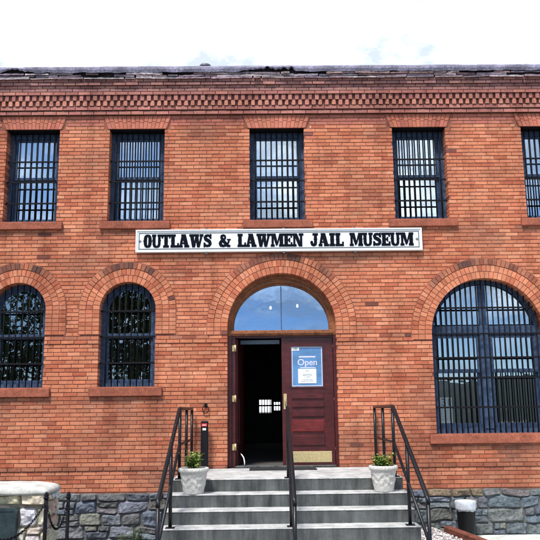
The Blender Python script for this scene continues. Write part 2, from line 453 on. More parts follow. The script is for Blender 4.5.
# ---- round brick arches: three rings of headers on edge, stilted down to the springing course
for (cx, r, zc, z0w, zb) in ARCHES:
    mb = MB(); Ro = r + RT + .009
    def outl(rr, n=48):
        pts = [(cx + rr, zb - .0)] + [(cx + rr * math.cos(PI * i / n), zc + rr * math.sin(PI * i / n)) for i in range(n + 1)] + [(cx - rr, zb)]
        return pts
    o, i_ = outl(Ro), outl(r + .003)
    n = mb.add([(x, -.0045, z) for x, z in o]); m = mb.add([(x, -.0045, z) for x, z in i_]); q = mb.add([(x, .02, z) for x, z in o]); w = mb.add([(x, .25, z) for x, z in i_])
    for k in range(len(o) - 1):
        mb.face((n + k, n + k + 1, m + k + 1, m + k), MORT, 1); mb.face((n + k, q + k, q + k + 1, n + k + 1), MORT, 1); mb.face((m + k, m + k + 1, w + k + 1, w + k), (0.33, 0.12, 0.08), 1)
    for k in (0, len(o) - 1): pass
    th = RT / 3
    for rr in range(3):
        ra, rb = r + th * rr + (J / 2 if rr else 0), r + th * (rr + 1) - J / 2
        nb = round(PI * (ra + rb) / 2 / 0.0735); dep = 0.22 if rr == 0 else 0.01
        for k in range(nb):
            a0, a1 = PI * k / nb, PI * (k + 1) / nb; g = J / 2 / ((ra + rb) / 2); a0 += g; a1 -= g
            am = (a0 + a1) / 2; dark = 0
            if rr == 2:
                top = max(0, math.sin(am) - 0.55) / .45; dark = min(.85, .0 + .95 * top * max(0.0, 0.6 + 1.3 * noise.noise((cx * 3 + am * 4, 0, 5))) + R.uniform(0, .12))
            elif R.random() < .1: dark = .15
            j_ = R.uniform(-.0015, .0015)
            poly = [(cx + ra * math.cos(a0), zc + ra * math.sin(a0)), (cx + rb * math.cos(a0), zc + rb * math.sin(a0)), (cx + rb * math.cos(a1), zc + rb * math.sin(a1)), (cx + ra * math.cos(a1), zc + ra * math.sin(a1))]
            mb.prism(poly, -.011 + j_ - (.006 if rr == 2 else 0), dep, .002, .002, brickcol(dark), 0)
        nz = max(1, round((zc - zb) / CH)); hz = (zc - zb) / nz
        for sgn in (-1, 1):
            for k in range(nz):
                xa, xb = sorted((cx + sgn * ra, cx + sgn * rb)); za, zb_ = zb + hz * k + J / 2, zb + hz * (k + 1) - J / 2
                mb.prism([(xa, za), (xb, za), (xb, zb_), (xa, zb_)], -.011 + R.uniform(-.0015, .0015), dep, .002, .002, brickcol(.1), 0)
    P(mb.build('brick_arch', [M['brick'], M['mortar']]))
# ---- splayed flat arches over the upper windows
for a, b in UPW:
    mb = MB(); zA, zB = UZ1, 7.098; sp = .115; nb = 15
    mb.prism([(a - .035, zA + .001), (b + .035, zA + .001), (b + sp + .012, zB + .004), (a - sp - .012, zB + .004)], -.0045, .02, 0, 0, MORT, 1)
    for k in range(nb):
        for (u0, u1) in ((0, .55), (.55, 1)) if k % 2 else ((0, .45), (.45, 1)):
            def pt(t, u): 
                xa = a - .025 + (b - a + .05) * t; xb = a - sp + (b - a + 2 * sp) * t; return (xa + (xb - xa) * u, zA + (zB - zA) * u)
            t0, t1 = (k + .07) / nb, (k + .93) / nb; v0, v1 = u0 + .02, u1 - .02
            if u0 == 0: v0 = 0
            mb.prism([pt(t0, v0), pt(t1, v0), pt(t1, v1), pt(t0, v1)], -.010 + R.uniform(-.0015, .0015), .09 if u0 == 0 else .01, .002, .002, vary((0.50, 0.17, 0.11), .12), 0)
    P(mb.build('flat_arch', [M['brick'], M['mortar']]))
    mb = MB(); mb.box(a - .03, b + .03, .012, .215, zA - .012, zA - .001); P(mb.build('soffit_shade_plate', [M['iron']]))  # dark plate under the flat arch, put in to deepen the soffit's shade

# ---- stone base: coursed rubble
def warp(x, z, s, amp=.034):
    return (x + amp * noise.noise((x * 3.1, z * 4.0, s)) * 1.6, z + amp * noise.noise((x * 2.3, z * 3.0, s + 9)) * 1.5)
def rubble(mb, x0, x1, z0, z1, place, cols, seed, hmin=.11, hmax=.24, wmin=.17, wmax=.56, bulge=.026, joint=.003, special=None):
    """place(x, z, out) -> world point; each stone is a pillowed, chipped patch"""
    rr = random.Random(seed); z = z0; rows = []
    while z < z1 - .03:
        h = rr.uniform(hmin, hmax)
        if z1 - (z + h) < hmin * .7: h = z1 - z
        rows.append((z, z + h)); z += h
    for (za, zb) in rows:
        x = x0
        while x < x1 - .01:
            w = rr.uniform(wmin, wmax)
            if x1 - (x + w) < wmin * .6: w = x1 - x
            cells = [(x, x + w, za, zb)]
            if zb - za > .15 and rr.random() < .4:
                t = rr.uniform(.4, .6); zm = za + (zb - za) * t; cells = [(x, x + w, za, zm), (x, x + w, zm, zb)]
                if rr.random() < .5: xm = x + w * rr.uniform(.35, .65); cells = [cells[0], (x, xm, zm, zb), (xm, x + w, zm, zb)]
            for (a, b, c, d) in cells:
                base = rr.choice(cols); k = rr.uniform(.8, 1.2); col = tuple(v * k * rr.uniform(.94, 1.06) for v in base)
                if special: col = special((a + b) / 2, (c + d) / 2, col)
                nx, nz = 14, 8; rr_t = rr.uniform(-.014, .014); sd = rr.uniform(0, 99); out = rr.uniform(.5, 1.3) * bulge; tilt = rr.uniform(-.012, .012)
                idx = []
                for j in range(nz + 1):
                    for i in range(nx + 1):
                        u, v = i / nx * 2 - 1, j / nz * 2 - 1
                        # round the corners of the stone
                        e = .93 - .07 * abs(noise.noise((sd, u, v))); uu = u * (1 - (abs(v) ** 6) * (.05 + .07 * math.sin(sd * 7 + u))); vv = v * (1 - (abs(u) ** 6) * (.10 + .10 * math.sin(sd * 5 + (2 if u > 0 else 0))))
                        px = (a + b) / 2 + uu * ((b - a) / 2 - joint); pz = (c + d) / 2 + vv * ((d - c) / 2 - joint)
                        px, pz = warp(px, pz, seed)
                        edge = (1 - abs(u) ** 10) * (1 - abs(v) ** 8)
                        dp = out * edge ** .4 + edge * (.030 * noise.noise((px * 7, pz * 9, sd)) + .016 * noise.noise((px * 24, pz * 24, sd)) + tilt * v + rr_t * u)
                        if edge <= 0: dp = -.02
                        idx.append(mb.add([place(px, pz, dp)]))
                for j in range(nz):
                    for i in range(nx):
                        q = j * (nx + 1) + i; mb.face((idx[q], idx[q + 1], idx[q + nx + 2], idx[q + nx + 1]), col, 0, False)
            x += w
fd = MB()
GREY = [(0.125, 0.148, 0.175), (0.15, 0.172, 0.20), (0.105, 0.12, 0.14), (0.17, 0.19, 0.215), (0.15, 0.16, 0.165), (0.155, 0.155, 0.16), (0.13, 0.125, 0.125)]
def fsp(x, z, c):
    if 2.75 < x < 3.5 and z > .62: return (0.20, 0.15, 0.10)
    if R.random() < .10: return (0.19, 0.19, 0.16)
    return c
fd.box(WX0, WX1, -.030, .005, -.3, FZ - .012, (0.16, 0.165, 0.165), 1)
rubble(fd, WX0 + .05, WX1 - .05, -.12, FZ - .01, lambda x, z, d: (x, -.046 - max(d, -.02), min(z, FZ + .004)), GREY, 11, special=fsp)
P(fd.build('stone_foundation', [M['stone'], M['mortar']]))

# ---- cornice
co = MB()
def cbricks(z0, z1, y, L, off, cols, jit=.003, d=.06):
    x = WX0 - off
    while x < WX1:
        a, b = x + J / 2, x + L - J / 2; x += L
        co.prism([(a, z0 + J / 2), (b, z0 + J / 2), (b, z1 - J / 2), (a, z1 - J / 2)], y + R.uniform(-jit, jit), y + d, .003, .003, cols(), 0)
pink = lambda: vary(R.choice([(0.43, 0.18, 0.145), (0.39, 0.155, 0.13), (0.46, 0.20, 0.16), (0.36, 0.14, 0.12)]), .10, .03)
dull = lambda: vary(R.choice([(0.35, 0.175, 0.16), (0.31, 0.155, 0.15), (0.39, 0.19, 0.165)]), .10, .03)
cm = (0.21, 0.115, 0.10)
co.box(WX0, WX1, -.034, .0, 7.118, 7.282, cm, 1)
cbricks(7.122, 7.192, -.050, BL, 0, pink); cbricks(7.208, 7.280, -.066, BL, .1, pink)
co.box(WX0, WX1, -.052, .0, 7.281, 7.382, (0.27, 0.125, 0.105), 1); co.box(WX0, WX1, -.066, .0, 7.382, 7.492, (0.25, 0.115, 0.10), 1)
P_ = .1172
for r_, (za, zb, yy) in enumerate(((7.287, 7.379, -.082), (7.386, 7.486, -.096))):
    x = WX0 + .03 + (P_ / 2 if r_ else 0)
    while x < WX1 - P_:
        w = P_ * R.uniform(.53, .62); co.box(x, x + w, yy + R.uniform(-.005, .005), -.02, za + R.uniform(-.004, .004), zb, pink() if r_ else vary((0.52, 0.22, 0.16), .18), 0, bev=.004)
        x += P_
co.box(WX0, WX1, -.092, .0, 7.490, 7.80, cm, 1)
cbricks(7.492, 7.555, -.112, BL, .05, pink, d=.12); cbricks(7.555, 7.615, -.108, BL, .15, dull); cbricks(7.615, 7.675, -.112, BL, .02, dull)
cbricks(7.675, 7.738, -.140, BL, .09, dull, .006, .14); cbricks(7.738, 7.80, -.146, BL, .0, dull, .008, .14)
co.v = [(x, y, z + (z - 2.005) * min(y, 0) / 11.209) for x, y, z in co.v]
P(co.build('cornice', [M['brick'], M['mortar']]))
# ---- coping: ragged flashing over broken boards
cp = MB()
cp.box(WX0, WX1, -.11, .4, 7.80, 7.99, (0.05, 0.04, 0.05), 0)
x = WX0; prev = None; step = .02
while x <= WX1:
    b1 = noise.noise((x * 1.15, 1.3, 0)); bite = max(0, b1 - .24) * .30; bot = 7.918 + .02 * noise.noise((x * 5, 0, 0)) + min(bite, .06) * (1 + .9 * noise.noise((x * 14, 3, 3)))
    top = 8.034 + .010 * noise.noise((x * 1.7, 4, 0)) + .006 * noise.noise((x * 11, 4, 0)); yf = -.205 - .02 * noise.noise((x * 2.2, 7, 0)) - .008 * noise.noise((x * 17, 7, 0))
    sec = [(x, .4, top - .02), (x, -.1, top), (x, yf + .03, top - .004), (x, yf, top - .02), (x, yf - .006, (top + bot) / 2 + .01 * noise.noise((x * 9, 2, 2))), (x, yf + .008, bot), (x, yf + .05, bot + .004), (x, -.1, bot + .01)]
    n = cp.add(sec); k = .75 + .5 * (noise.noise((x * 3, 8, 8)) + .5); k *= R.uniform(.94, 1.06); c = (0.23 * k, 0.215 * k, 0.29 * k)
    if prev is not None:
        for i in range(len(sec) - 1): cp.face((prev + i, prev + i + 1, n + i + 1, n + i), c if i < 3 else tuple(v * (1 + .25 * noise.noise((x * 2, i * 3.1, 5))) for v in c), 0)
    prev = n; x += step
for lay, (za, zb, y0) in enumerate(((7.800, 7.842, -.178), (7.838, 7.885, -.162), (7.880, 7.925, -.180))):
    x = WX0
    while x < WX1:
        L = R.uniform(.12, .75)
        if R.random() < (.97, .86, .78)[lay]:
            a, b = x, min(x + L, WX1); t = R.uniform(-.008, .008); y = y0 + R.uniform(-.02, .012); hh = R.uniform(.5, .95) * (zb - za)
            c = vary(R.choice([(0.33, 0.25, 0.26), (0.28, 0.21, 0.23), (0.42, 0.37, 0.39), (0.24, 0.19, 0.23), (0.31, 0.20, 0.19)]), .15)
            n = max(2, int(L / .05)); pv = None
            for i in range(n + 1):
                xx = a + (b - a) * i / n; tt = t * (2 * i / n - 1); jz = R.uniform(-.004, .004); m = cp.add([(xx, y, za + tt + jz), (xx, y + R.uniform(-.004, .004), za + hh + tt + R.uniform(-.005, .005)), (xx, -.05, za + hh + tt), (xx, -.05, za + tt)])
                if pv is not None:
                    for q in range(4): cp.face((pv + q, m + q, m + (q + 1) % 4, pv + (q + 1) % 4), c, 0)
                else: cp.face((m, m + 1, m + 2, m + 3), c, 0)
                pv = m
            cp.face((pv + 3, pv + 2, pv + 1, pv), c, 0)
        x += L + R.uniform(0, .03)
cp.v = [(x, y, z + (z - 2.005) * min(y, -.1) / 11.209) for x, y, z in cp.v]
P(cp.build('coping', [M['coping']]))
rf = MB(); rf.box(WX0 - .3, WX1 + .3, .42, 9.2, 7.7, 7.9, (0.1, 0.1, 0.1), 0); P(rf.build('roof', [M['rock']]))

# ---- interior (dark rooms seen through the door and the glass)
it = MB()
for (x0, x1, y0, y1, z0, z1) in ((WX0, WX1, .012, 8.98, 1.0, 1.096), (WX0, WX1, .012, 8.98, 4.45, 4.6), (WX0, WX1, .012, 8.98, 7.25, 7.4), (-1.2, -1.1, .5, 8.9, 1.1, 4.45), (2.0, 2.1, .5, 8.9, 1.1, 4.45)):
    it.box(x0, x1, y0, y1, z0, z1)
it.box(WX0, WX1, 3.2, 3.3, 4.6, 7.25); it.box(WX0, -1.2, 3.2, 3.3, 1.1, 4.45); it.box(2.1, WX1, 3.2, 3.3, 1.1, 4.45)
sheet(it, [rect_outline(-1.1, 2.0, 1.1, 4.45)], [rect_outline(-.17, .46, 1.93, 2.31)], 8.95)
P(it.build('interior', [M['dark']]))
rw = MB()
for i in range(8): rw.box(-.17 + i * .082, -.17 + i * .082 + .022, 8.96, 8.975, 1.93, 2.31)
rw.box(-.17, .46, 8.955, 8.98, 2.12, 2.165); rw.box(.20, .28, 8.95, 8.985, 1.93, 2.31); rw.box(.28, .46, 8.952, 8.983, 2.24, 2.31); rw.box(.28, .46, 8.952, 8.983, 1.93, 2.0)
P(rw.build('rear_window_grille', [M['iron']]))

# ---- windows
def xbar(x0, x1, z, y, mb=None, h=.030):
    m = mb or MB(); m.box(x0 + .004, x1 - .004, y - .006, y + .006, z - h / 2, z + h / 2, bev=.002); return m
def child(parent, mb, name, mats): 
    o = mb.build(name, mats); o.parent = parent; return o
def sill_mb(x0, x1, z0, z1):
    m = MB(); m.box(x0, x1, -.055, .20, z0, z1 - .012, (0.34, 0.105, 0.062), 0, bev=.008); m.box(x0 + .01, x1 - .01, -.045, .21, z1 - .012, z1, (0.30, 0.10, 0.062), 0); return m
def grille(parent, x0, x1, z0, ztop, y, sp, bars, r=.0125):
    """ztop(x) -> top of the opening at x"""
    g = MB(); n = round((x1 - x0) / sp); s = (x1 - x0) / n
    for i in range(1, n):
        x = x0 + s * i; zt = ztop(x) - .012
        g.tube([(x + R.uniform(-.002, .002), y, z0 + .004), (x + R.uniform(-.003, .003), y, (z0 + zt) / 2), (x, y, zt)], r, 8)
    child(parent, g, 'bar_grille', [M['iron']])
    for z in bars:
        w = 0
        xs0, xs1 = x0, x1
        if ztop(x0 + .001) < z:
            t = x0
            while ztop(t) < z + .02 and t < (x0 + x1) / 2: t += .005
            xs0 = t; xs1 = x1 - (t - x0)
        child(parent, xbar(xs0, xs1, z, y - r - .005), 'crossbar', [M['iron']])

UPLAB = []
for wi, (a, b) in enumerate(UPW):
    f = MB(); cw = .085; z0, z1 = UZ0, UZ1
    o = rect_outline(a - .02, b + .02, z0 - .02, z1 + .02); i1 = rect_outline(a + cw, b - cw, z0 + .075, z1 - .10)
    f.ring(o, i1, .20, .31)
    # sashes: the upper one sits forward, the lower one behind it
    zm = (z0 + z1) / 2 + .01
    f.ring(rect_outline(a + cw - .005, b - cw + .005, zm - .02, z1 - .095), rect_outline(a + cw + .035, b - cw - .035, zm + .025, z1 - .14), .225, .262)
    f.ring(rect_outline(a + cw - .005, b - cw + .005, z0 + .07, zm + .022), rect_outline(a + cw + .04, b - cw - .04, z0 + .125, zm - .022), .272, .305)
    f.box(a + cw, b - cw, .205, .24, z0 + .055, z0 + .085)
    w = P(f.build('window', [M['frame']]))
    p = MB(); p.box(a + cw + .03, b - cw - .03, .240, .244, zm + .02, z1 - .135); child(w, p, 'pane', [M['glass_up']])
    p = MB(); p.box(a + cw + .035, b - cw - .035, .288, .292, z0 + .12, zm - .018); child(w, p, 'pane', [M['glass_up']])
    child(w, sill_mb(a - .118, b + .118, 5.055, UZ0), 'sill', [M['sandstone']])
    grille(w, a, b, z0, lambda x: UZ1, .115, .097, (6.30, 5.93, 5.55))
    bl = MB()      # pale roller blind hanging inside, pulled to a different height in each window
    zb_ = (5.9, 5.35, 5.55, 6.02, 5.7)[wi]
    bl.box(a + cw - .02, b - cw + .02, .40, .405, zb_, z1 - .08); bl.tube([(a + cw - .02, .40, zb_), (b - cw + .02, .40, zb_)], .012, 8)
    child(w, bl, 'blind', [M['blind']] if 'blind' in M else [M['paper']])

def sash_arch(f, cx, r, zc, z0, t, y0, y1):
    f.ring(arch_outline(cx, r, zc, z0), arch_outline(cx, r - t, zc, z0 + t), y0, y1)
for (cx, r) in ARCHW:
    f = MB()
    sash_arch(f, cx, r + .02, AZC, AZ0 - .02, .085, .19, .30)
    zm = 3.255; ri = r - .062
    f.ring(arch_outline(cx, ri, AZC, zm), arch_outline(cx, ri - .045, AZC, zm + .05), .215, .255)
    f.ring(rect_outline(cx - ri, cx + ri, AZ0 + .05, zm + .02), rect_outline(cx - ri + .05, cx + ri - .05, AZ0 + .13, zm - .03), .262, .298)
    w = P(f.build('window', [M['frame']]))
    p = MB(); p.prism(arch_outline(cx, ri - .04, AZC, zm + .045), .234, .238, back=True); child(w, p, 'pane', [M['glass_low']])
    p = MB(); p.box(cx - ri + .045, cx + ri - .045, .280, .284, AZ0 + .125, zm - .025); child(w, p, 'pane', [M['glass_low']])
    child(w, sill_mb(cx - .595, cx + .595, 2.255, AZ0), 'sill', [M['sandstone']])
    grille(w, cx - r, cx + r, AZ0, lambda x: AZC + math.sqrt(max(r * r - (x - cx) ** 2, 0)), .10, .104, (3.665, 3.235, 2.80), .0105)

# the wide arched window on the right
f = MB(); cx, r, zc, z0 = BCX, BRd, BZC, BZ0
sash_arch(f, cx, r + .02, zc, z0 - .02, .09, .19, .31)
zt = 3.30
f.box(cx - r + .06, cx + r - .06, .195, .285, zt - .075, zt + .075, bev=.006)
f.box(cx - .085, cx + .085, .190, .29, z0 + .05, zt - .076, bev=.006)
f.box(cx - .03, cx + .03, .196, .225, z0 + .05, zt - .08)
f.box(cx - .06, cx + .06, .205, .28, zt + .076, zc + r - .08)
for s_ in (-1, 1):
    xa, xb = sorted((cx + s_ * .085, cx + s_ * (r - .07))); zq = 2.62
    f.ring(rect_outline(xa, xb, zq - .03, zt - .076), rect_outline(xa + .05, xb - .05, zq + .03, zt - .13), .215, .25)
    f.ring(rect_outline(xa, xb, z0 + .06, zq + .025), rect_outline(xa + .055, xb - .055, z0 + .16, zq - .03), .255, .292)
    # quarter-round fanlight glazing bar
w = P(f.build('window', [M['frame']]))
p = MB(); p.prism([(cx + (r - .08) * math.cos(PI * i / 30), max(zt + .07, zc + (r - .08) * math.sin(PI * i / 30))) for i in range(31) if zc + (r - .08) * math.sin(PI * i / 30) > zt + .02], .234, .238, back=True); child(w, p, 'pane', [M['glass_big']])
for s_ in (-1, 1):
    xa, xb = sorted((cx + s_ * .13, cx + s_ * (r - .115)))
    p = MB(); p.box(xa, xb, .232, .236, 2.645, zt - .125); child(w, p, 'pane', [M['glass_big']])
    p = MB(); p.box(xa, xb, .272, .276, z0 + .155, 2.595); child(w, p, 'pane', [M['glass_big']])
child(w, sill_mb(cx - 1.055, cx + 1.055, 1.445, BZ0), 'sill', [M['sandstone']])
grille(w, cx - r, cx + r, z0, lambda x: zc + math.sqrt(max(r * r - (x - cx) ** 2, 0)), .10, .0875, (3.665, 3.225, 2.83, 2.50, 2.02), .0115)

# ---- doorway
df = MB()
TZ = 3.28                                              # centre of transom bar
def dout(rr, zb=TZ): 
    pts = [(DCX + rr, zb)]
    rz = rr if rr > .86 else rr - (.86 - rr) * 1.1
    for i in range(41): pts.append((DCX + rr * math.cos(PI * i / 40), DZC + rz * math.sin(PI * i / 40)))
    return pts + [(DCX - rr, zb)]
def open_band(mb, ro, ri, y0, y1, zb, m=0):
    o, i = dout(ro, zb), dout(ri, zb)
    ns = [mb.add([(x, y, z) for x, z in l]) for l, y in ((o, y1), (o, y0), (i, y0), (i, y1))]
    for a, b in zip(ns, ns[1:]):
        for k in range(len(o) - 1): mb.face((b + k, b + k + 1, a + k + 1, a + k), mat=m, smooth=False)
open_band(df, .92, .848, .13, .30, 3.235); open_band(df, .87, .815, .165, .28, 3.24); open_band(df, .83, .80, .20, .27, 3.245)
df.box(DCX - .905, DCX + .905, .115, .30, 3.235, 3.325, bev=.008); df.box(DCX - .86, DCX + .86, .10, .13, 3.262, 3.30, bev=.005)
dfo = P(df.build('fanlight_frame', [M['trimwood']]))
p = MB(); p.prism([(x, z) for x, z in dout(.805, 3.32)], .236, .240, back=True); p.v = [(v[0], v[1], v[2]) for v in p.v]; child(dfo, p, 'pane', [M['glass_arch']])
p = MB(); p.box(DCX - .007, DCX + .007, .228, .248, 3.325, DZC + .72); child(dfo, p, 'glazing_bar', [M['frame']])
dj = MB()
dj.box(-.615, -.535, .12, .30, 1.10, 3.235, bev=.006); dj.box(-.535, -.475, .16, .30, 1.10, 3.235, bev=.004)
dj.box(1.155, 1.215, .12, .30, 1.10, 3.235, bev=.006); dj.box(-.475, 1.155, .17, .30, 3.205, 3.235)
P(dj.build('door_frame', [M['doorwood']]))
hb = MB(); hb.box(-.40, .27, .42, .45, 3.12, 3.19, bev=.004); P(hb.build('header_board', [M['header']]))
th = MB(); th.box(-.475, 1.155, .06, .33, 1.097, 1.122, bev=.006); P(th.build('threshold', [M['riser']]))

# right-hand leaf, shut
d = MB(); X0, X1, Z0, Z1 = .295, 1.150, 1.125, 3.20; y0, y1 = .185, .235
gx0, gx1, gz0, gz1 = .452, .985, 2.38, 3.06
solid(d, [rect_outline(X0, X1, Z0, Z1)], [rect_outline(gx0, gx1, gz0, gz1)], y0, y1)
d.ring(rect_outline(gx0 - .02, gx1 + .02, gz0 - .02, gz1 + .02), rect_outline(gx0 + .004, gx1 - .004, gz0 + .004, gz1 - .004), y0 - .012, y0 + .03)
door = P(d.build('door', [M['doorwood']]))
p = MB(); p.box(gx0, gx1, y0 + .015, y0 + .019, gz0, gz1); child(door, p, 'pane', [M['glass_low']])
for k, (za, zb) in enumerate(((2.17, 2.27), (2.035, 2.145), (1.88, 2.01), (1.64, 1.855), (1.42, 1.61))):
    q = MB(); q.box(.44, 1.0, y0 - .004, y0 + .01, za, zb); q.box(.455, .985, y0 - .018, y0, za + .015, zb - .015, bev=.007)
    o = child(door, q, 'raised_panel', [M['panelwood'] if k in (3,) else M['doorwood']])
    if k == 3: o['label'] = 'brighter red panel'
q = MB(); q.box(.355, 1.095, y0 - .006, y0 + .002, 1.165, 1.34, bev=.002); child(door, q, 'kick_plate', [M['brass']])
q = MB(); q.box(.318, .372, y0 - .008, y0 + .002, 2.02, 2.27, bev=.003)
q.tube([(.345, y0 - .004, 2.08), (.345, y0 - .045, 2.09), (.345, y0 - .05, 2.15), (.345, y0 - .045, 2.20), (.345, y0 - .004, 2.21)], .009, 8)
child(door, q, 'handle', [M['brass']])
for zz in (3.03, 2.15, 1.35):
    q = MB(); q.tube([(1.157, y0 - .012, zz - .05), (1.157, y0 - .012, zz + .05)], .011, 10); child(door, q, 'hinge', [M['doorwood']])
# left-hand leaf, swung into the room
d = MB(); A = Matrix.Translation((-.470, .25, 0)) @ Matrix.Rotation(math.radians(84), 4, 'Z')
d.box(.0, .75, -.025, .025, 1.125, 3.20, M=A, bev=.004); leaf = P(d.build('door', [M['doorwood']])); leaf['label'] = 'door leaf standing open into the dark hall'
q = MB(); q.box(.15, .6, -.035, -.02, 1.45, 2.2, M=A, bev=.005); child(leaf, q, 'raised_panel', [M['doorwood']])
for zz in (3.03, 2.20, 1.42):
    q = MB(); q.tube([(-.478, .150, zz - .055), (-.478, .150, zz + .055)], .018, 10); q.box(-.53, -.478, .152, .158, zz - .05, zz + .05); child(leaf, q, 'hinge', [M['brass']])
q = MB(); q.tube([(-.40, .40, 1.30), (-.38, .30, 1.29), (-.345, .20, 1.25), (-.33, .15, 1.19), (-.33, .14, 1.135)], .010, 8); child(leaf, q, 'door_stop', [M['signwhite']])

# roof vent
v = MB(); v.lathe([(.105, 0), (.115, .015), (.115, .035), (.10, .06), (.07, .075), (.01, .08)], -1.0, .10, 7.93 + .10, 20); v.lathe([(.07, 0), (.07, .12)], -1.0, .10, 7.93, 12)
o = v.build('roof_vent', [M['rock']]); org(o, (-1.0, .10, 7.93)); tag(o, 'small dark domed vent poking above the roof edge', 'vent')

# ================================================================== NAME SIGN
def stroke(pts, w):
    out = []
    ww = w if isinstance(w, (list, tuple)) else [w] * len(pts)
    for i, (a, b) in enumerate(zip(pts, pts[1:])):
        dx, dy = b[0] - a[0], b[1] - a[1]; L = math.hypot(dx, dy) or 1; nx, ny = -dy / L, dx / L; p, q = ww[i] / 2, ww[i + 1] / 2
        out.append([(a[0] + nx * p, a[1] + ny * p), (a[0] - nx * p, a[1] - ny * p), (b[0] - nx * q, b[1] - ny * q), (b[0] + nx * q, b[1] + ny * q)])
    for p, k in zip(pts[1:-1], ww[1:-1]): out.append([(p[0] + k / 2 * math.cos(2 * PI * i / 12), p[1] + k / 2 * math.sin(2 * PI * i / 12)) for i in range(12)])
    return out
def rc(a, b, c, d): return [(a, c), (b, c), (b, d), (a, d)]
def ell(cx, cy, rx, ry, p=2.0, n=28): return [(cx + rx * math.copysign(abs(math.cos(2 * PI * i / n)) ** (2 / p), math.cos(2 * PI * i / n)), cy + ry * math.copysign(abs(math.sin(2 * PI * i / n)) ** (2 / p), math.sin(2 * PI * i / n))) for i in range(n)]
def spur(x0, x1, y=.5): return [(x0 - .05, y), (x0 + .001, y - .06), (x1 - .001, y - .06), (x1 + .05, y), (x1 - .001, y + .06), (x0 + .001, y + .06)]
SL = .175; ST = .25
G = {}
G['O'] = (.80, [ell(.40, .5, .37, .5, 2.7), spur(.03, .77)], [ell(.40, .5, .085, .34, 2.7)])
G['U'] = (.90, [rc(0, .37, 1 - SL, 1), rc(.53, .90, 1 - SL, 1), rc(.06, .31, .3, 1), rc(.59, .80, .3, 1), ell(.43, .35, .37, .36, 2.6), spur(.06, .31, .55), spur(.59, .80, .55)], [rc(.31, .59, .36, .85 - .0001), ell(.45, .36, .14, .22, 2.4)])
G['T'] = (.84, [rc(0, .84, 1 - SL, 1), rc(0, .12, .70, 1), rc(.72, .84, .70, 1), rc(.27, .57, 0, 1), rc(.16, .68, 0, SL), spur(.29, .55)], [])
G['L'] = (.78, [rc(0, .46, 1 - SL, 1), rc(.07, .37, 0, 1), rc(0, .78, 0, SL), rc(.65, .78, 0, .34), spur(.08, .34)], [])
G['A'] = (.98, [rc(0, .34, 0, SL), rc(.53, .98, 0, SL), [(.05, .05), (.22, .05), (.50, 1), (.28, 1)], [(.28, 1), (.63, 1), (.93, .05), (.57, .05)], rc(.2, .72, .26, .38), rc(.22, .62, 1 - .11, 1)], [])
G['W'] = (1.34, [rc(0, .44, 1 - SL, 1), rc(.47, .90, 1 - SL, 1), rc(1.0, 1.34, 1 - SL, 1), [(.05, .95), (.39, .95), (.52, 0), (.28, 0)], [(.38, 0), (.52, 0), (.70, .72), (.62, .95)], [(.56, .95), (.83, .95), (.98, 0), (.76, 0)], [(.86, 0), (.98, 0), (1.28, .95), (1.10, .95)]], [])
G['S'] = (.78, stroke([(.66, .70), (.60, .86), (.42, .90), (.22, .86), (.15, .72), (.22, .60), (.42, .52), (.60, .42), (.65, .28), (.56, .14), (.36, .10), (.18, .14), (.10, .30)], [.12, .16, .18, .20, .25, .26, .27, .26, .25, .20, .18, .16, .12]) + [rc(.62, .75, .64, 1), rc(.02, .15, 0, .36)], [])
G['M'] = (1.22, [rc(0, .36, 1 - SL, 1), rc(.86, 1.22, 1 - SL, 1), rc(0, .34, 0, SL), rc(.80, 1.22, 0, SL), rc(.08, .25, 0, 1), rc(.86, 1.16, 0, 1), [(.14, 1), (.44, 1), (.66, .18), (.52, .05)], [(.52, .05), (.66, .18), (.96, 1), (.84, 1)], spur(.88, 1.14)], [])
G['E'] = (.80, [rc(0, .78, 1 - SL, 1), rc(0, .80, 0, SL), rc(.07, .37, 0, 1), rc(.66, .78, .68, 1), rc(.67, .80, 0, .33), rc(.3, .55, .43, .57), rc(.50, .60, .33, .67)], [])
G['N'] = (1.04, [rc(0, .36, 1 - SL, 1), rc(.62, 1.04, 1 - SL, 1), rc(0, .36, 0, SL), rc(.09, .25, 0, 1), rc(.74, .92, 0, 1), [(.10, 1), (.42, 1), (.90, 0), (.62, 0)]], [])
G['J'] = (.74, [rc(.24, .74, 1 - SL, 1), rc(.38, .63, .3, 1), spur(.38, .63, .55)] + stroke([(.51, .34), (.48, .18), (.34, .10), (.18, .14), (.13, .26)], [.24, .24, .2, .2, .2]) + [ell(.13, .29, .12, .13)], [])
G['I'] = (.52, [rc(0, .52, 1 - SL, 1), rc(0, .52, 0, SL), rc(.10, .42, 0, 1), spur(.12, .40)], [])
G['&'] = (1.05, stroke([(.92, .55), (.84, .34), (.66, .14), (.40, .09), (.18, .14), (.12, .28), (.20, .42), (.42, .56), (.56, .68), (.54, .84), (.40, .91), (.25, .84), (.24, .70), (.38, .50), (.62, .26), (.80, .10), (1.0, .08)], [.10, .12, .14, .18, .22, .24, .22, .14, .13, .13, .14, .18, .20, .24, .24, .20, .16]) + [rc(.74, 1.04, .52, .62)], [])
def word(mb, text, x0, x1, zb, h, y0, y1, gap=.07):
    tot = sum(G[c][0] for c in text) + gap * (len(text) - 1); k = (x1 - x0) / tot; x = x0
    for c in text:
        w, ad, su = G[c]; f_ = lambda poly: [(x + px * k, zb + pz * h) for px, pz in poly]
        B_ = .022; cen = [sum(p[0] for p in a) / len(a) for a in su]
        solid(mb, [f_([(px + d, pz) for px, pz in a]) for a in ad for d in (-B_, B_)], [f_([(px - B_ if px > c0 + .01 else px + B_ if px < c0 - .01 else px, pz) for px, pz in a]) for a, c0 in zip(su, cen)], y0, y1); x += (w + gap) * k
sg = empty('name_sign', (.278, -.05, 4.63)); tag(sg, 'long white signboard with black slab lettering hung over the entrance', 'sign')
SX0, SX1, SZ0, SZ1 = -2.140, 2.692, 4.632, 5.024
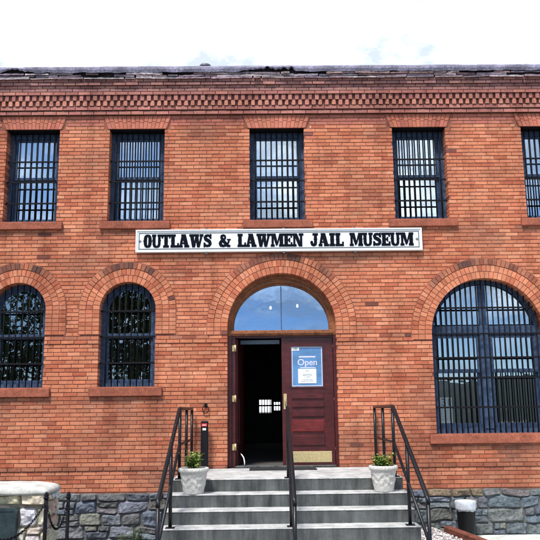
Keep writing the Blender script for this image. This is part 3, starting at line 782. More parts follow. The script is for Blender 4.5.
b_ = MB(); b_.box(SX0 + .02, SX1 - .02, -.060, -.028, SZ0 + .02, SZ1 - .02); under(sg, b_.build('board', [M['signwhite']]))
b_ = MB(); b_.ring(rect_outline(SX0, SX1, SZ0, SZ1), rect_outline(SX0 + .028, SX1 - .028, SZ0 + .028, SZ1 - .028), -.072, -.024, bev=.2); under(sg, b_.build('outer_frame', [M['signwhite']]))
b_ = MB(); b_.ring(rect_outline(SX0 + .052, SX1 - .052, SZ0 + .052, SZ1 - .052), rect_outline(SX0 + .066, SX1 - .066, SZ0 + .066, SZ1 - .066), -.064, -.058); under(sg, b_.build('border_line', [M['signgrey']]))
lt = MB(); pxx = lambda px: back_x(px)
def back_x(px): return -2.143 + (px - 136) * (2.700 + 2.143) / (421 - 136)
for t, a, b in (('OUTLAWS', 144.1, 211.3), ('&', 218.6, 230.2), ('LAWMEN', 237.2, 302.2), ('JAIL', 309.2, 342.2), ('MUSEUM', 348.4, 411.6)):
    word(lt, t, back_x(a), back_x(b), 4.715, .228, -.0655, -.0605, .075 if t == 'JAIL' else (.035 if len(t) > 1 else 0))
under(sg, lt.build('lettering', [M['signink']]))
for px in (140.6, 415.3):
    x = back_x(px); orn = MB()
    for k in range(4):
        a = k * PI / 2; solid(orn, [[(x + .006 * math.cos(a - PI / 2), 4.828 + .006 * math.sin(a - PI / 2)), (x + .034 * math.cos(a), 4.828 + .034 * math.sin(a)), (x + .006 * math.cos(a + PI / 2), 4.828 + .006 * math.sin(a + PI / 2))]], [], -.0645, -.0605)
    solid(orn, [ell(x, 4.828, .017, .017)], [], -.0675, -.0602)
    under(sg, orn.build('ornament', [M['signgrey']]))
for x in (-.95, .35, 1.55):
    for za, zb in ((4.605, 4.640), (5.018, 5.045)):
        bk = MB(); bk.box(x - .02, x + .02, -.062, .02, za, zb); under(sg, bk.build('bracket', [M['signgrey']]))

# ---- text helper for posters (built-in font turned into mesh)
def text_mesh(name, body, size, loc, m, depth=.0012, align='CENTER', bold=0.0):
    cu = bpy.data.curves.new(name, 'FONT'); cu.body = body; cu.size = size; cu.align_x = align; cu.align_y = 'CENTER'; cu.extrude = depth; cu.offset = bold
    t = bpy.data.objects.new(name, cu); COL.objects.link(t); dg = bpy.context.evaluated_depsgraph_get(); dg.update()
    me = bpy.data.meshes.new_from_object(t.evaluated_get(dg)); bpy.data.objects.remove(t); bpy.data.curves.remove(cu)
    me.transform(Matrix.Translation(loc) @ Matrix.Rotation(PI / 2, 4, 'X')); me.materials.clear(); me.materials.append(m); me.name = name
    o = bpy.data.objects.new(name, me); COL.objects.link(o); return o
def scribble(mb, cx, z, w, y, h=.010, seed=1):
    rr = random.Random(seed); x = cx - w / 2
    while x < cx + w / 2:
        L = rr.uniform(.006, .018); mb.box(x, min(x + L, cx + w / 2), y - .001, y, z - h / 2 * rr.uniform(.5, 1), z + h / 2 * rr.uniform(.5, 1)); x += L + rr.uniform(.003, .008)
# door sign
ds = empty('open_sign', (.718, .197, 2.39)); tag(ds, 'blue sign with the word Open taped in the door glass', 'sign')
yS = y0 + .0135
b_ = MB(); b_.box(gx0 + .008, gx1 - .008, yS - .003, yS, gz0 + .008, gz1 - .008); under(ds, b_.build('backing', [M['blueposter']]))
b_ = MB(); b_.ring(rect_outline(gx0 + .012, gx1 - .012, gz0 + .012, gz1 - .012), rect_outline(gx0 + .026, gx1 - .026, gz0 + .026, gz1 - .026), yS - .005, yS - .003, back=False); b_.box(.585, .86, yS - .005, yS - .003, 2.868, 2.893); b_.box(.60, .86, yS - .005, yS - .003, 2.693, 2.708)
under(ds, b_.build('rule', [M['palemark']]))
under(ds, text_mesh('lettering', 'Open', .145, (.725, yS - .0045, 2.785), M['palemark'], bold=.002))
b_ = MB(); b_.box(.567, .870, yS - .0065, yS - .0045, 2.442, 2.680); under(ds, b_.build('notice', [M['paper']]))
for k, (z_, w_) in enumerate(((2.645, .07), (2.592, .14), (2.573, .16), (2.545, .10), (2.500, .17), (2.475, .21))):
    b_ = MB(); scribble(b_, .72, z_, w_, yS - .0068, .011, k); under(ds, b_.build('small_print', [M['ink']]))
b_ = MB(); b_.box(.452, .588, yS - .0060, yS - .0035, 2.985, 3.045); under(ds, b_.build('sticker', [M['paper']]))
under(ds, text_mesh('sticker_number', '130', .055, (.520, yS - .0072, 3.015), M['ink'], bold=.001))
# poster in the wide window
ps = empty('window_poster', (2.99, .30, 1.75)); tag(ps, 'white poster with large numerals in lower left of the wide barred window', 'poster')
b_ = MB(); b_.box(2.855, 3.135, .297, .300, 1.765, 2.185); under(ps, b_.build('sheet', [M['paper']]))
under(ps, text_mesh('numerals', '131', .17, (2.995, .2955, 2.10), M['ink'], bold=.004))
b_ = MB()
for k in range(7): scribble(b_, 2.995, 1.98 - k * .028, .2, .2965, .012, 30 + k)
under(ps, b_.build('small_print', [M['ink']]))

# ================================================================== STEPS
SXA, SXB = -1.255, 1.862
st = empty('entrance_steps', (.3, -1.5, 0)); tag(st, 'grey concrete steps with dirty risers coloured dark for shade, leading up to the door', 'steps')
def stepblock(name, ya, yb, zt, zb_, xa, xb):
    m = MB()
    # tread slab with a worn nosing over a riser body with grime and painted-in shade
    nseg = 40; cols = []
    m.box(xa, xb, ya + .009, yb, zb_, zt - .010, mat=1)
    # worn, slightly chipped nosing along the front edge
    n = 90; prev = None
    for i in range(n + 1):
        x = xa - .004 + (xb - xa + .008) * i / n; w = .003 * noise.noise((x * 3, ya, 1)) + .004 * noise.noise((x * 17, ya, 2)); ch = max(0, noise.noise((x * 9, ya * 5, 3)) - .32) * .05
        z_ = zt + .0015 * noise.noise((x * 2, ya, 4))
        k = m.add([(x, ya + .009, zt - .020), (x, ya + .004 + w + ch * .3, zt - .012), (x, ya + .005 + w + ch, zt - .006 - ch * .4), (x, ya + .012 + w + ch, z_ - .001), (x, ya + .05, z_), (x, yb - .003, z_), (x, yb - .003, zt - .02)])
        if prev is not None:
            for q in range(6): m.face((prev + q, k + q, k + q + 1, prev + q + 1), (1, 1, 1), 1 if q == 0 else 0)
        else: m.face([k + q for q in range(7)][::-1], (1, 1, 1), 0)
        prev = k
    m.face([prev + q for q in range(7)], (1, 1, 1), 0)
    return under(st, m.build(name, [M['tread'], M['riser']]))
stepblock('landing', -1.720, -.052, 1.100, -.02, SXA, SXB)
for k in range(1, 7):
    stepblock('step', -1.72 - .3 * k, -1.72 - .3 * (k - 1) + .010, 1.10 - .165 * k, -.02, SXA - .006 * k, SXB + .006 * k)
dm = MB(); dm.box(-.24, .80, -.50, -.03, 1.100, 1.114, bev=.004)
for k in range(24): dm.box(-.22 + k * .042, -.20 + k * .042, -.48, -.05, 1.1135, 1.118)
o = dm.build('doormat', [M['mat']]); org(o, (.28, -.26, 1.1)); tag(o, 'black rubber mat lying on the landing before the door', 'doormat')

# ================================================================== HANDRAILS
LZ = 1.10; RZ = 2.042
def handrail(x, label, wallrun):
    h = empty('handrail', (x, -1.72, LZ)); tag(h, label, 'handrail', 'black pipe handrails on the entrance steps')
    yA, yB, zB = -1.70, -3.53, 1.045
    slope = (RZ - zB) / (yA - yB)
    def rz(y): return RZ - (yA - y) * slope
    r = .026
    m = MB()
    pts = ([(x, -.10, RZ)] if wallrun else []) + [(x, yA + .02, RZ), (x, yA - .03, RZ - .012), (x, yB + .02, rz(yB) + .01), (x, yB - .004, rz(yB) - .03), (x, yB - .004, rz(yB) - .06)]
    m.tube(pts, r, 12); under(h, m.build('top_rail', [M['rail']]))
    m = MB(); pts = ([(x, -.10, LZ + .46)] if wallrun else []) + [(x, yA + .02, LZ + .46), (x, yB, rz(yB) - .48)]
    m.tube(pts, .019, 10); under(h, m.build('mid_rail', [M['rail']]))
    ps_ = ([(-.10, LZ, RZ), (-.86, LZ, RZ)] if wallrun else []) + [(-1.665, LZ, RZ - .0), (-2.53, LZ - .495, rz(-2.53)), (yB - .004, 0.0, rz(yB) - .05)]
    for (y, zb_, zt_) in ps_:
        m = MB(); m.tube([(x, y, zb_), (x, y, zt_)], .0225, 12); o = under(h, m.build('post', [M['rail']]))
        m = MB(); m.box(x - .055, x + .055, y - .05, y + .05, zb_, zb_ + .010, bev=.002); q = m.build('base_plate', [M['rail']]); q.parent = o; q.matrix_parent_inverse = (Matrix.Translation(h.location)).inverted() @ Matrix.Identity(4)
        q.matrix_parent_inverse = Matrix.Identity(4)
    return h
handrail(-1.163, 'black handrail with two rails on the left edge of the steps, beside the ash post', True)
handrail(.318, 'black handrail down the middle of the steps, ending at the door mat', False)
handrail(1.770, 'black handrail with two rails on the right edge, behind the flowering planter', True)

# ================================================================== PLANTERS
def leaf(mb, p, d, L, w, col, droop=.3):
    d = Vector(d).normalized(); s = d.cross(Vector((0, 0, 1)))
    s = s.normalized() if s.length > .01 else Vector((1, 0, 0)); n = s.cross(d)
    p = Vector(p); a = [p, p + d * L * .35 + s * w / 2 + n * L * .06, p + d * L * .7 + s * w * .38 - Vector((0, 0, L * droop * .4)), p + d * L - Vector((0, 0, L * droop)), p + d * L * .7 - s * w * .38 - Vector((0, 0, L * droop * .4)), p + d * L * .35 - s * w / 2 + n * L * .06, p + d * L * .5 - n * w * .12]
    i = mb.add(a)
    for q in ((0, 1, 6), (1, 2, 6), (2, 3, 6), (3, 4, 6), (4, 5, 6), (5, 0, 6)): mb.face([i + k for k in q], col, 0, False)
GRN = [(0.10, 0.20, 0.03), (0.17, 0.29, 0.04), (0.07, 0.15, 0.025), (0.26, 0.36, 0.07)]
def planter(x, zbase, rs, label, plabel, flowers, seed):
    rr = random.Random(seed); y = -1.895; h = .335
    t = empty('planter', (x, y, zbase)); tag(t, label, 'planter', 'stone planters on the steps')
    def relief(a, r, z):
        zz = z / h
        if .12 < zz < .8: return (.0042 * math.sin(zz * 21 + 2.2 * math.sin(a * 5)) + .010 * noise.noise((math.cos(a) * 3.5, math.sin(a) * 3.5, z * 17)) + .005 * noise.noise((math.cos(a) * 9, math.sin(a) * 9, z * 40))) * math.sin(PI * (zz - .12) / .68)
        if zz >= .86: return .004 * math.sin(a * 26)
        return 0
    prof = [(.138, 0), (.142, .008)] + [(.142 + .048 * (k / 30), .008 + .262 * k / 30) for k in range(1, 31)] + [(.200, .275), (.210, .285), (.213, .300), (.212, .318), (.205, .330), (.196, .335), (.182, .332), (.176, .318), (.172, .29)]
    m = MB(); m.lathe([(a * rs, b) for a, b in prof], x, y, zbase, 96, fn=relief); under(t, m.build('pot', [M['pot']]))
    m = MB(); m.lathe([(.174 * rs, 0), (.165 * rs, .012), (.08, .02), (.01, .022)], x, y, zbase + .288, 24); under(t, m.build('soil', [M['soil']]))
    pl = empty('potted_plant', (x, y, zbase + .30)); tag(pl, plabel, 'plant')
    m = MB(); sm = MB()
    for k in range(46 if flowers else 40):
        a = rr.uniform(0, 2 * PI); q = rr.uniform(.01, .12) * (1 if flowers else .8); hx = rr.uniform(.07, .19) * (1 if flowers else 1.35); cx_ = (0 if flowers else -.01)
        p0 = Vector((x + cx_ + q * .7 * math.cos(a), y + q * .7 * math.sin(a), zbase + .29)); p1 = p0 + Vector((.05 * math.cos(a), .05 * math.sin(a), hx)); sm.tube([p0, (p0 + p1) / 2 + Vector((0, 0, .01)), p1], .0022, 5)
        for j in range(9):
            aa = rr.uniform(0, 2 * PI); f_ = rr.uniform(.3, 1); pp = p0.lerp(p1, f_); k_ = rr.uniform(.8, 1.4); c = rr.choice(GRN); leaf(m, pp, (math.cos(aa), math.sin(aa), rr.uniform(.0, 1.0)), rr.uniform(.04, .075), rr.uniform(.02, .036), tuple(v * k_ for v in c))
    if not flowers:
        for (dx, hh, bend) in ((-.06, .30, -.05), (-.10, .22, -.09), (.03, .16, .03)):
            p0 = Vector((x + dx * .5, y, zbase + .30)); pts = [p0 + Vector((dx * .6 * u + bend * u * u, 0.02 * u, hh * u)) for u in (0, .25, .5, .75, 1)]; sm.tube(pts, [.003, .0026, .0022, .0018, .001], 5, col=(.5, .3, .15))
            for u in pts[2:]:
                for j in range(2): leaf(m, u, (rr.uniform(-1, 1), rr.uniform(-1, 1), .6), .035, .008, (.25, .22, .08))
    o = under(pl, m.build('foliage', [M['leaf']])); o = under(pl, sm.build('stem', [M['stem']] if 'stem' in M else [M['soil']]))
    if flowers:
        for (dx, dy, dz) in ((.085, -.03, .135), (.11, .02, .11), (.06, -.06, .09), (-.02, -.05, .11)):
            c = Vector((x + dx, y + dy, zbase + .30 + dz * .9)); fl = MB()
            for j in range(9): a = 2 * PI * j / 9; leaf(fl, c, (math.cos(a), math.sin(a), .5 if j % 2 else .2), .026, .016, (1, 1, 1), .1)
            under(pl, fl.build('flower', [M['petal']]))
M['stem'] = plain('stems', (0.12, 0.14, 0.04), 0.7)
planter(-.945, .935, .94, 'white cast stone planter on the left of the steps, before the ash post', 'leafy plant with a tall dry twig in the left planter', False, 3)
planter(1.572, .935, .89, 'white cast stone planter on the right of the steps, inside the right handrail', 'bright green plant with orange flowers in the right planter', True, 5)

# ================================================================== ASH POST AND WALL RING
ap = empty('cigarette_receptacle', (-.955, -.14, 1.1)); tag(ap, 'slim black ash post with a red label standing by the door', 'ash bin')
m = MB(); m.box(-1.012, -.898, -.20, -.09, 1.112, 1.85, bev=.012); under(ap, m.build('body', [M['blackplastic']]))
m = MB(); m.box(-1.03, -.88, -.215, -.075, 1.10, 1.118, bev=.004); under(ap, m.build('base', [M['blackplastic']]))
m = MB(); m.box(-.998, -.912, -.204, -.198, 1.765, 1.812); under(ap, m.build('red_label', [M['red']]))
m = MB(); scribble(m, -.955, 1.786, .06, -.2045, .016, 70); m.box(-.982, -.928, -.2035, -.198, 1.705, 1.738); under(ap, m.build('white_print', [M['paper']]))
wr = MB(); wr.tube([(-.95 + .05 * math.cos(2 * PI * i / 20), -.03, 2.03 + .06 * math.sin(2 * PI * i / 20)) for i in range(20)], .007, 6, closed=True); wr.box(-.975, -.925, -.012, .0, 2.065, 2.125, bev=.003); wr.tube([(-.95, -.005, 2.092), (-.95, -.04, 2.088)], .009, 8)
o = wr.build('wall_ring', [M['iron']]); org(o, (-.95, 0, 2.03)); tag(o, 'small iron ring fixed to the brick above the ash post', 'ring')

# ================================================================== LAMPS INSIDE THE HALL
def glowmat():
    m, nt, b = mat('lit_bulb'); b.inputs['Emission Color'].default_value = (1, .9, .75, 1); b.inputs['Emission Strength'].default_value = 14; return m
M['bulb'] = glowmat()
for k, (x, z) in enumerate(((.135, 3.92), (.645, 3.95))):
    L = empty('hall_lamp', (x, 1.6, 4.45)); tag(L, ('left', 'right')[k] + ' of the two lit bulbs showing through the fanlight', 'lamp', 'hall lamps behind the fanlight')
    m = MB(); m.tube([(x, 1.6, 4.45), (x, 1.6, z + .05)], .006, 6); under(L, m.build('cord', [M['iron']]))
    m = MB(); m.lathe([(.006, -.020), (.015, -.014), (.019, 0), (.014, .014), (.008, .034)], x, 1.6, z, 16); under(L, m.build('bulb', [M['bulb']]))

# ================================================================== LEFT: STONE MONUMENT AND CHAIN POSTS
mo = empty('stone_monument', (-3.5, -3.1, 0)); tag(mo, 'pale rubble stone monument with white rounded cap and dark plaque', 'monument')
MX0, MX1, MY0, MY1 = -4.5, -2.50, -3.15, -2.60
m = MB(); m.box(MX0 + .03, MX1 - .03, MY0 + .03, MY1 - .03, 0, 1.12, (0.30, 0.27, 0.22), 1)
TAN = [(0.62, 0.56, 0.38), (0.55, 0.50, 0.40), (0.42, 0.38, 0.32), (0.66, 0.60, 0.42), (0.38, 0.36, 0.35), (0.56, 0.44, 0.36), (0.70, 0.72, 0.76)]
rubble(m, MX0, MX1, 0, 0.965, lambda x, z, d: (x, MY0 + .02 - d, max(0.0, z)), TAN, 21, .12, .26, .09, .22, .03, .009)
rubble(m, MX0, MX1, 0.965, 1.105, lambda x, z, d: (x, MY0 + .015 - d, z), TAN[:2] + TAN[3:4] + TAN[5:6], 22, .14, .17, .22, .42, .035, .008)
rubble(m, MY0, MY1, 0, 1.105, lambda x, z, d: (MX1 - .02 + d, x, max(0.0, z)), TAN, 23, .12, .24, .12, .28, .03, .009)
rubble(m, MY0, MY1, 0, 1.105, lambda x, z, d: (MX0 + .02 - d, MY0 + MY1 - x, max(0.0, z)), TAN, 24, .12, .24, .12, .28, .03, .009)
under(mo, m.build('masonry', [M['sandstone'], M['mortar']]))
# cap: a shallow white mound with softly rounded end
m = MB(); nx, ny = 60, 16; cxm, cym = (MX0 + MX1) / 2, (MY0 + MY1) / 2; ax, ay = (MX1 - MX0) / 2 + .045, (MY1 - MY0) / 2 + .06; grid = []
for j in range(ny + 1):
    for i in range(nx + 1):
        u, v = i / nx * 2 - 1, j / ny * 2 - 1; uu = u * (1 - .04 * abs(v) ** 4); vv = v * (1 - .10 * abs(u) ** 8)
        e = max(0, (1 - abs(u) ** 7)) ** .5 * max(0, (1 - abs(v) ** 4)) ** .45
        hgt = .085 * e + (.012 * noise.noise((u * 9, v * 3, 3)) + .008 * noise.noise((u * 30, v * 12, 3))) * e
        grid.append(m.add([(cxm + uu * ax, cym + vv * ay, 1.115 + hgt)]))
for j in range(ny):
    for i in range(nx): q = j * (nx + 1) + i; m.face((grid[q], grid[q + 1], grid[q + nx + 2], grid[q + nx + 1]), (1, 1, 1), 0, True)
bl_ = []
per = [grid[i] for i in range(nx + 1)] + [grid[(nx + 1) * (j + 1) - 1] for j in range(1, ny + 1)] + [grid[(nx + 1) * ny + i] for i in range(nx - 1, -1, -1)] + [grid[(nx + 1) * j] for j in range(ny - 1, 0, -1)]
low = [m.add([(m.v[i][0] * 1 - (.012 if m.v[i][0] > cxm else -.012), m.v[i][1] + (.012 if m.v[i][1] < cym else -.012), 1.090 + .008 * noise.noise((m.v[i][0] * 8, m.v[i][1] * 8, 1)))]) for i in per]
for k in range(len(per)): m.face((low[k], low[(k + 1) % len(per)], per[(k + 1) % len(per)], per[k]), (1, 1, 1), 0, True)
m.face(low[::-1], (1, 1, 1), 0)
under(mo, m.build('cap', [M['cap']]))
m = MB(); m.box(-4.15, -2.80, MY0 - .065, MY0 + .02, .30, .95, bev=.01); m.ring(rect_outline(-4.15, -2.80, .30, .95), rect_outline(-4.12, -2.83, .33, .92), MY0 - .075, MY0 - .06)
R2 = random.Random(4)
for k in range(9): 
    a = R2.uniform(0, 6.28); px, pz = R2.uniform(-3.95, -2.85), R2.uniform(.45, .9)
    m.tube([(px + .05 * math.cos(a + t * .9), MY0 - .066, pz + .05 * math.sin(a + t * .9)) for t in range(5)], .007, 5)
under(mo, m.build('plaque', [M['plaque']]))
def chain_post(x, y, zt, label):
    t = empty('chain_post', (x, y, 0)); tag(t, label, 'post', 'iron posts carrying the chain')
    m = MB(); m.tube([(x, y, 0), (x, y, zt - .07)], .021, 12); m.lathe([(.035, 0), (.035, .012), (.022, .016), (.021, .03)], x, y, 0, 16); under(t, m.build('shaft', [M['iron']]))
    m = MB(); m.lathe([(.021, 0), (.030, .006), (.030, .016), (.020, .024), (.026, .036), (.020, .055), (.006, .075)], x, y, zt - .075, 16); under(t, m.build('finial', [M['iron']]))
PA, PB, PC = (-2.345, -3.62, 1.17), (-2.30, -2.93, 1.095), (-2.72, -4.75, 1.20)
chain_post(*PA, 'black iron chain post in front of the monument corner')
chain_post(*PB, 'black iron chain post just right of the monument, nearest the stone base')
chain_post(*PC, 'black iron chain post nearest the camera')
def chain(p, q, sag, label):
    m = MB(); p = Vector(p) - Vector((0, 0, .10)); q = Vector(q) - Vector((0, 0, .10)); n = 70
    f_ = lambda t: p.lerp(q, t) - Vector((0, 0, sag * 4 * t * (1 - t)))
    L = sum((f_((i + 1) / n) - f_(i / n)).length for i in range(n)); k = int(L / .030); pts = []; acc = 0; t = 0
    for i in range(k):
        t = (i + .5) / k; c = f_(t); d = (f_(min(1, t + .01)) - f_(max(0, t - .01))).normalized(); s = d.cross(Vector((0, 0, 1))).normalized(); u = s.cross(d)
        w = s if i % 2 else u
        m.tube([c + d * (.021 * math.cos(a)) + w * (.011 * math.sin(a)) for a in [2 * PI * j / 10 for j in range(10)]], .0048, 5, closed=True)
    o = m.build('chain', [M['iron']]); org(o, tuple(p)); tag(o, label, 'chain')
chain(PA, PB, .30, 'black chain sagging between the two posts right of the monument')
chain(PC, PA, .30, 'black chain drooping across the plaque of the monument')

# ================================================================== RIGHT: BIN, TIMBER, GRAVEL, WEEDS
tb = empty('trash_can', (3.075, -.36, .05)); tag(tb, 'black round bin with a white liner folded over its rim', 'bin')
m = MB(); m.lathe([(.118, 0), (.122, .01), (.142, .50), (.150, .51), (.150, .53), (.140, .535), (.135, .40)], 3.075, -.36, .05, 32); under(tb, m.build('body', [M['blackplastic']]))
m = MB(); m.lathe([(.148, .432), (.155, .428), (.156, .45), (.158, .50), (.157, .545), (.150, .556), (.140, .552), (.128, .50), (.10, .46)], 3.075, -.36, .05, 64, fn=lambda a, r, z: (.013 * noise.noise((math.cos(a) * 7, math.sin(a) * 7, z * 16)) + .008 * noise.noise((math.cos(a) * 18, math.sin(a) * 18, z * 9))))
vs = []
for (x, y, z) in m.v:
    a = math.atan2(y + .36, x - 3.075)
    if z < .05 + .44: z -= .05 * (noise.noise((a * 2.2, 1, 1)) + .3)
    vs.append((x, y, z))
m.v = vs; under(tb, m.build('liner', [M['bag']]))

GA, GB = Vector((2.74, -.50, .10)), Vector((3.46, -4.6, .10))
d_ = (GB - GA); L_ = d_.length; ang = math.atan2(d_.y, d_.x)
m = MB(); m.box(0, L_, -.06, .06, -.08, .16, M=Matrix.Translation(GA) @ Matrix.Rotation(ang, 4, 'Z'), bev=.012); o = m.build('timber_edging', [M['timber']]); tag(o, 'reddish landscape timber edging the gravel bed beside the bin', 'edging'); org(o, (3.0, -2, 0))
def gx(y): return GA.x + (y - GA.y) / (GB.y - GA.y) * (GB.x - GA.x) if y < GA.y else GA.x
m = MB(); pts = [(1.87, -.08), (1.87, -4.6), (gx(-4.6) - .06, -4.6), (gx(-.5) - .06, -.5), (gx(-.5) - .06, -.08)]
n = m.add([(x, y, .15) for x, y in pts]); m.face(range(n, n + 5), (0.25, 0.23, 0.22)); nb_ = m.add([(x, y, -.02) for x, y in pts])
for i in range(5): m.face((n + i, nb_ + i, nb_ + (i + 1) % 5, n + (i + 1) % 5), (0.25, 0.23, 0.22))
ico = [(0, 0, 1)] + [(math.cos(2 * PI * i / 5) * .89, math.sin(2 * PI * i / 5) * .89, .45) for i in range(5)] + [(math.cos(2 * PI * (i + .5) / 5) * .89, math.sin(2 * PI * (i + .5) / 5) * .89, -.45) for i in range(5)] + [(0, 0, -1)]
icf = [(0, 1 + i, 1 + (i + 1) % 5) for i in range(5)] + [(1 + i, 6 + i, 1 + (i + 1) % 5) for i in range(5)] + [(1 + (i + 1) % 5, 6 + i, 6 + (i + 1) % 5) for i in range(5)] + [(6 + i, 11, 6 + (i + 1) % 5) for i in range(5)]
PEB = [(0.62, 0.60, 0.60), (0.50, 0.46, 0.46), (0.42, 0.34, 0.33), (0.36, 0.36, 0.38), (0.72, 0.70, 0.68), (0.30, 0.24, 0.22)]
for k in range(5200):
    y = -.1 - 4.4 * R.random() ** .9; x = R.uniform(1.89, gx(y) - .07); s_ = R.uniform(.012, .026); a = R.uniform(0, 6.28); sx, sy, sz = s_ * R.uniform(.8, 1.3), s_ * R.uniform(.7, 1.1), s_ * R.uniform(.5, .8)
    ca, sa = math.cos(a), math.sin(a); zz = .15 + R.uniform(.0, .03); n = m.add([(x + vx * sx * ca - vy * sy * sa, y + vx * sx * sa + vy * sy * ca, zz + vz * sz) for vx, vy, vz in ico]); c = vary(R.choice(PEB), .15)
    for f_ in icf: m.face([n + i for i in f_], c, 0, True)
o = m.build('gravel', [M['pebble']]); tag(o, 'pale mixed gravel filling the bed right of the steps', 'gravel', kind='stuff')

def weed(x, y, z, n, h, seed, label):
    rr = random.Random(seed); m = MB(); s = MB()
    for k in range(n):
        a = rr.uniform(0, 2 * PI); q = rr.uniform(0, .07); p0 = Vector((x + q * math.cos(a), y + q * math.sin(a) * .6, z)); hh = h * rr.uniform(.5, 1); p1 = p0 + Vector((q * 1.2 * math.cos(a), q * .8 * math.sin(a), hh)); s.tube([p0, p1], .002, 5)
        for j in range(7): aa = rr.uniform(0, 6.28); leaf(m, p0.lerp(p1, rr.uniform(.15, 1)), (math.cos(aa), math.sin(aa), rr.uniform(.1, .8)), rr.uniform(.03, .07), rr.uniform(.012, .025), vary(rr.choice([(0.05, 0.09, 0.03), (0.07, 0.12, 0.035), (0.04, 0.07, 0.03)]), .2))
    t = empty('weed', (x, y, z)); tag(t, label, 'plant', 'weeds along the foot of the wall'); under(t, m.build('foliage', [M['leaf']])); under(t, s.build('stem', [M['stem']]))
weed(-1.93, -.30, 0, 22, .30, 4, 'dark green weed against the stone base beside the left handrail')
weed(-2.18, -.22, 0, 12, .16, 5, 'low weed left of the taller one at the stone base')

# ================================================================== SETTING
m = MB(); m.box(-900, 900, -900, 900, -.5, 0.0); o = m.build('ground', [M['ground']]); tag(o, kind='structure')
m = MB(); pv = [(gx(-.5) + .065, -.09), (gx(-.5) + .065, -.5), (gx(-4.6) + .065, -4.6), (12, -4.6), (12, -.09)]
n = m.add([(x, y, .05) for x, y in pv]); m.face(range(n, n + 5)); q = m.add([(x, y, -.05) for x, y in pv])
for i in range(5): m.face((n + i, q + i, q + (i + 1) % 5, n + (i + 1) % 5))
o = m.build('pavement', [M['pave']]); tag(o, kind='structure')
# unseen wooded hills, shaped to darken the lower panes' reflections, flattened in front
m = MB(); na, nr = 180, 8; idx = []
for j in range(nr + 1):
    for i in range(na):
        a = 2 * PI * i / na; front = max(0, math.sin(a)); amp = 1 - min(1, front * 2.2)
        r_ = 70 + 430 * (j / nr); hh = 6 + 52 * (j / nr) ** .8; hh *= .5 * (.75 + .6 * noise.noise((math.cos(a) * 2.2, math.sin(a) * 2.2, 3.3)) + .18 * noise.noise((math.cos(a) * 9 + j, math.sin(a) * 9, 1))) * amp
        idx.append(m.add([(math.cos(a) * r_, math.sin(a) * r_ - 10, -1 if j == 0 else hh)]))
for j in range(nr):
    for i in range(na): k = (i + 1) % na; m.face((idx[j * na + i], idx[j * na + k], idx[(j + 1) * na + k], idx[(j + 1) * na + i]), (0.05, 0.065, 0.035), 0, True)
hm, nt, b = mat('wooded_hillside'); f = noise_tex(nt, objco(nt), .25, 8, .7); nt.links.new(ramp(nt, f, [(.35, (.006, .011, .007)), (.55, (.018, .026, .016)), (.72, (.05, .04, .026))]), b.inputs['Base Color']); b.inputs['Roughness'].default_value = 1
o = m.build('hills', [hm]); tag(o, kind='structure')

# two broad trees across the street: the left arched panes reflect them
def street_tree(x, y, h, rx, seed, label):
    rr = random.Random(seed); t = empty('broadleaf_tree', (x, y, 0)); tag(t, label, 'tree', 'trees across the street')
    m = MB(); m.tube([(x, y, -.1), (x + .1, y, 1.2), (x - .05, y + .1, 2.6), (x + .1, y, h * .55)], [.34, .26, .22, .12], 10)
    for k in range(9):
        a = rr.uniform(0, 6.28); z0 = rr.uniform(2.2, h * .5); m.tube([(x, y, z0), (x + math.cos(a) * rx * .4, y + math.sin(a) * rx * .4, z0 + 1.4), (x + math.cos(a) * rx * .75, y + math.sin(a) * rx * .75, z0 + 2.8)], [.11, .07, .03], 6)
    under(t, m.build('trunk', [M['bark']])); m = MB()
    for k in range(70):
        while True:
            p = Vector((rr.uniform(-1, 1), rr.uniform(-1, 1), rr.uniform(-1, 1)))
            if .2 < p.length < 1: break
        c = Vector((x + p.x * rx * .85, y + p.y * rx * .85, h * .58 + p.z * h * .36)); q = rr.uniform(.7, 1.3)
        for j in range(85):
            d = Vector((rr.gauss(0, 1), rr.gauss(0, 1), rr.gauss(0, .8))).normalized() * q * rr.random() ** .4; u = Vector((rr.gauss(0, 1), rr.gauss(0, 1), rr.gauss(0, 1))).normalized(); v = u.orthogonal().normalized(); s_ = rr.uniform(.10, .2); o_ = c + d
            n = m.add([o_ + u * s_, o_ + v * s_ * .6, o_ - u * s_, o_ - v * s_ * .6]); m.face((n, n + 1, n + 2, n + 3), vary(rr.choice([(.05, .09, .025), (.07, .11, .03), (.04, .07, .02)]), .2))
    under(t, m.build('crown', [M['leaf']]))
M['bark'] = plain('bark', (0.10, 0.075, 0.055), 0.9, bs=.6, bd=.02)
street_tree(-15.2, -30, 12.8, 4.4, 31, 'broad green tree across the street, farther left of the two')
street_tree(-8.2, -31, 12.2, 3.6, 32, 'broad green tree across the street, nearer the entrance of the two')

# ================================================================== LIGHT
SUN_EL, SUN_AZ = 60, 205          # azimuth from +Y (north), clockwise: behind and left of the camera
W = bpy.data.worlds.new('World'); S.world = W; W.use_nodes = True; nt = W.node_tree; bg = nt.nodes['Background']
sky = nt.nodes.new('ShaderNodeTexSky'); sky.sky_type = 'NISHITA'; sky.sun_disc = False; sky.sun_elevation = math.radians(SUN_EL); sky.sun_rotation = math.radians(SUN_AZ); sky.altitude = 2800; sky.air_density = 1.0; sky.dust_density = .6; sky.ozone_density = 1.6
tc = nt.nodes.new('ShaderNodeTexCoord'); sep = nt.nodes.new('ShaderNodeSeparateXYZ'); nt.links.new(tc.outputs['Generated'], sep.inputs[0])
den = N(nt, 'ShaderNodeMath', operation='ADD'); nt.links.new(sep.outputs[2], den.inputs[0]); den.inputs[1].default_value = .28
dv = nt.nodes.new('ShaderNodeVectorMath'); dv.operation = 'DIVIDE'; cb = nt.nodes.new('ShaderNodeCombineXYZ')
for i in range(3): nt.links.new(den.outputs[0], cb.inputs[i])
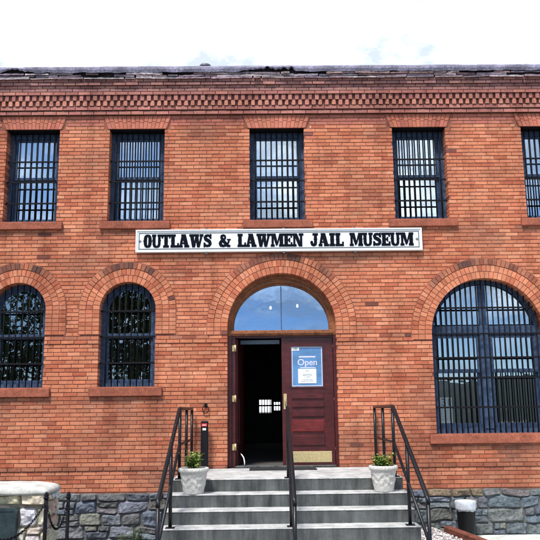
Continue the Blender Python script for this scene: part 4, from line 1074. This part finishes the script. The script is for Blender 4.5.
nt.links.new(tc.outputs['Generated'], dv.inputs[0]); nt.links.new(cb.outputs[0], dv.inputs[1])
cn = N(nt, 'ShaderNodeTexNoise', Scale=1.7, Detail=9, Roughness=.58, Distortion=.25); nt.links.new(dv.outputs[0], cn.inputs['Vector'])
# more cloud toward the north (behind the building), broken cloud toward the south
ad = N(nt, 'ShaderNodeMath', operation='MULTIPLY_ADD'); nt.links.new(sep.outputs[1], ad.inputs[0]); ad.inputs[1].default_value = .11; nt.links.new(cn.outputs[0], ad.inputs[2])
cf = ramp(nt, ad.outputs[0], [(.37, 0.0), (.55, 1.0)])
shade = N(nt, 'ShaderNodeTexNoise', Scale=3.1, Detail=6, Roughness=.6); nt.links.new(dv.outputs[0], shade.inputs['Vector'])
cc = ramp(nt, shade.outputs[0], [(.445, (3.8, 4.3, 4.8)), (.64, (11.5, 12, 12.6)), (.74, (16, 16.2, 16.5))])
mx = nt.nodes.new('ShaderNodeMix'); mx.data_type = 'RGBA'; nt.links.new(cf, mx.inputs[0]); nt.links.new(sky.outputs[0], mx.inputs[6]); nt.links.new(cc, mx.inputs[7])
nt.links.new(mx.outputs[2], bg.inputs[0]); bg.inputs[1].default_value = .1
sl = bpy.data.lights.new('sun', 'SUN'); sl.energy = 2.5; sl.angle = math.radians(12); sl.color = (1, .96, .9); so = bpy.data.objects.new('sun', sl); COL.objects.link(so)
az, el = math.radians(SUN_AZ), math.radians(SUN_EL); dirv = Vector((math.sin(az) * math.cos(el), math.cos(az) * math.cos(el), math.sin(el)))
so.location = dirv * 40; so.rotation_euler = dirv.to_track_quat('Z', 'Y').to_euler()

# ================================================================== CAMERA
pitch, roll, yaw = .175, .011, .010
fwd = Vector((math.sin(yaw) * math.cos(pitch), math.cos(yaw) * math.cos(pitch), math.sin(pitch))); r0 = Vector((math.cos(yaw), -math.sin(yaw), 0)); u0 = r0.cross(fwd)
rt = r0 * math.cos(roll) - u0 * math.sin(roll); up = u0 * math.cos(roll) + r0 * math.sin(roll)
cd = bpy.data.cameras.new('camera'); cam = bpy.data.objects.new('camera', cd); COL.objects.link(cam); S.camera = cam
cd.sensor_width = 36; cd.lens = 680.77 / 540 * 36; cd.shift_y = 19.96 / 540; cd.clip_end = 3000; cd.clip_start = .05
cam.matrix_world = Matrix(((rt.x, up.x, -fwd.x, 0), (rt.y, up.y, -fwd.y, -11.209), (rt.z, up.z, -fwd.z, 1.1 + .905), (0, 0, 0, 1)))

vs_ = S.view_settings; vs_.view_transform = 'Standard'; vs_.look = 'None'; vs_.gamma = 1; vs_.use_curve_mapping = False; vs_.exposure = 1.08
S.cycles.max_bounces = 8
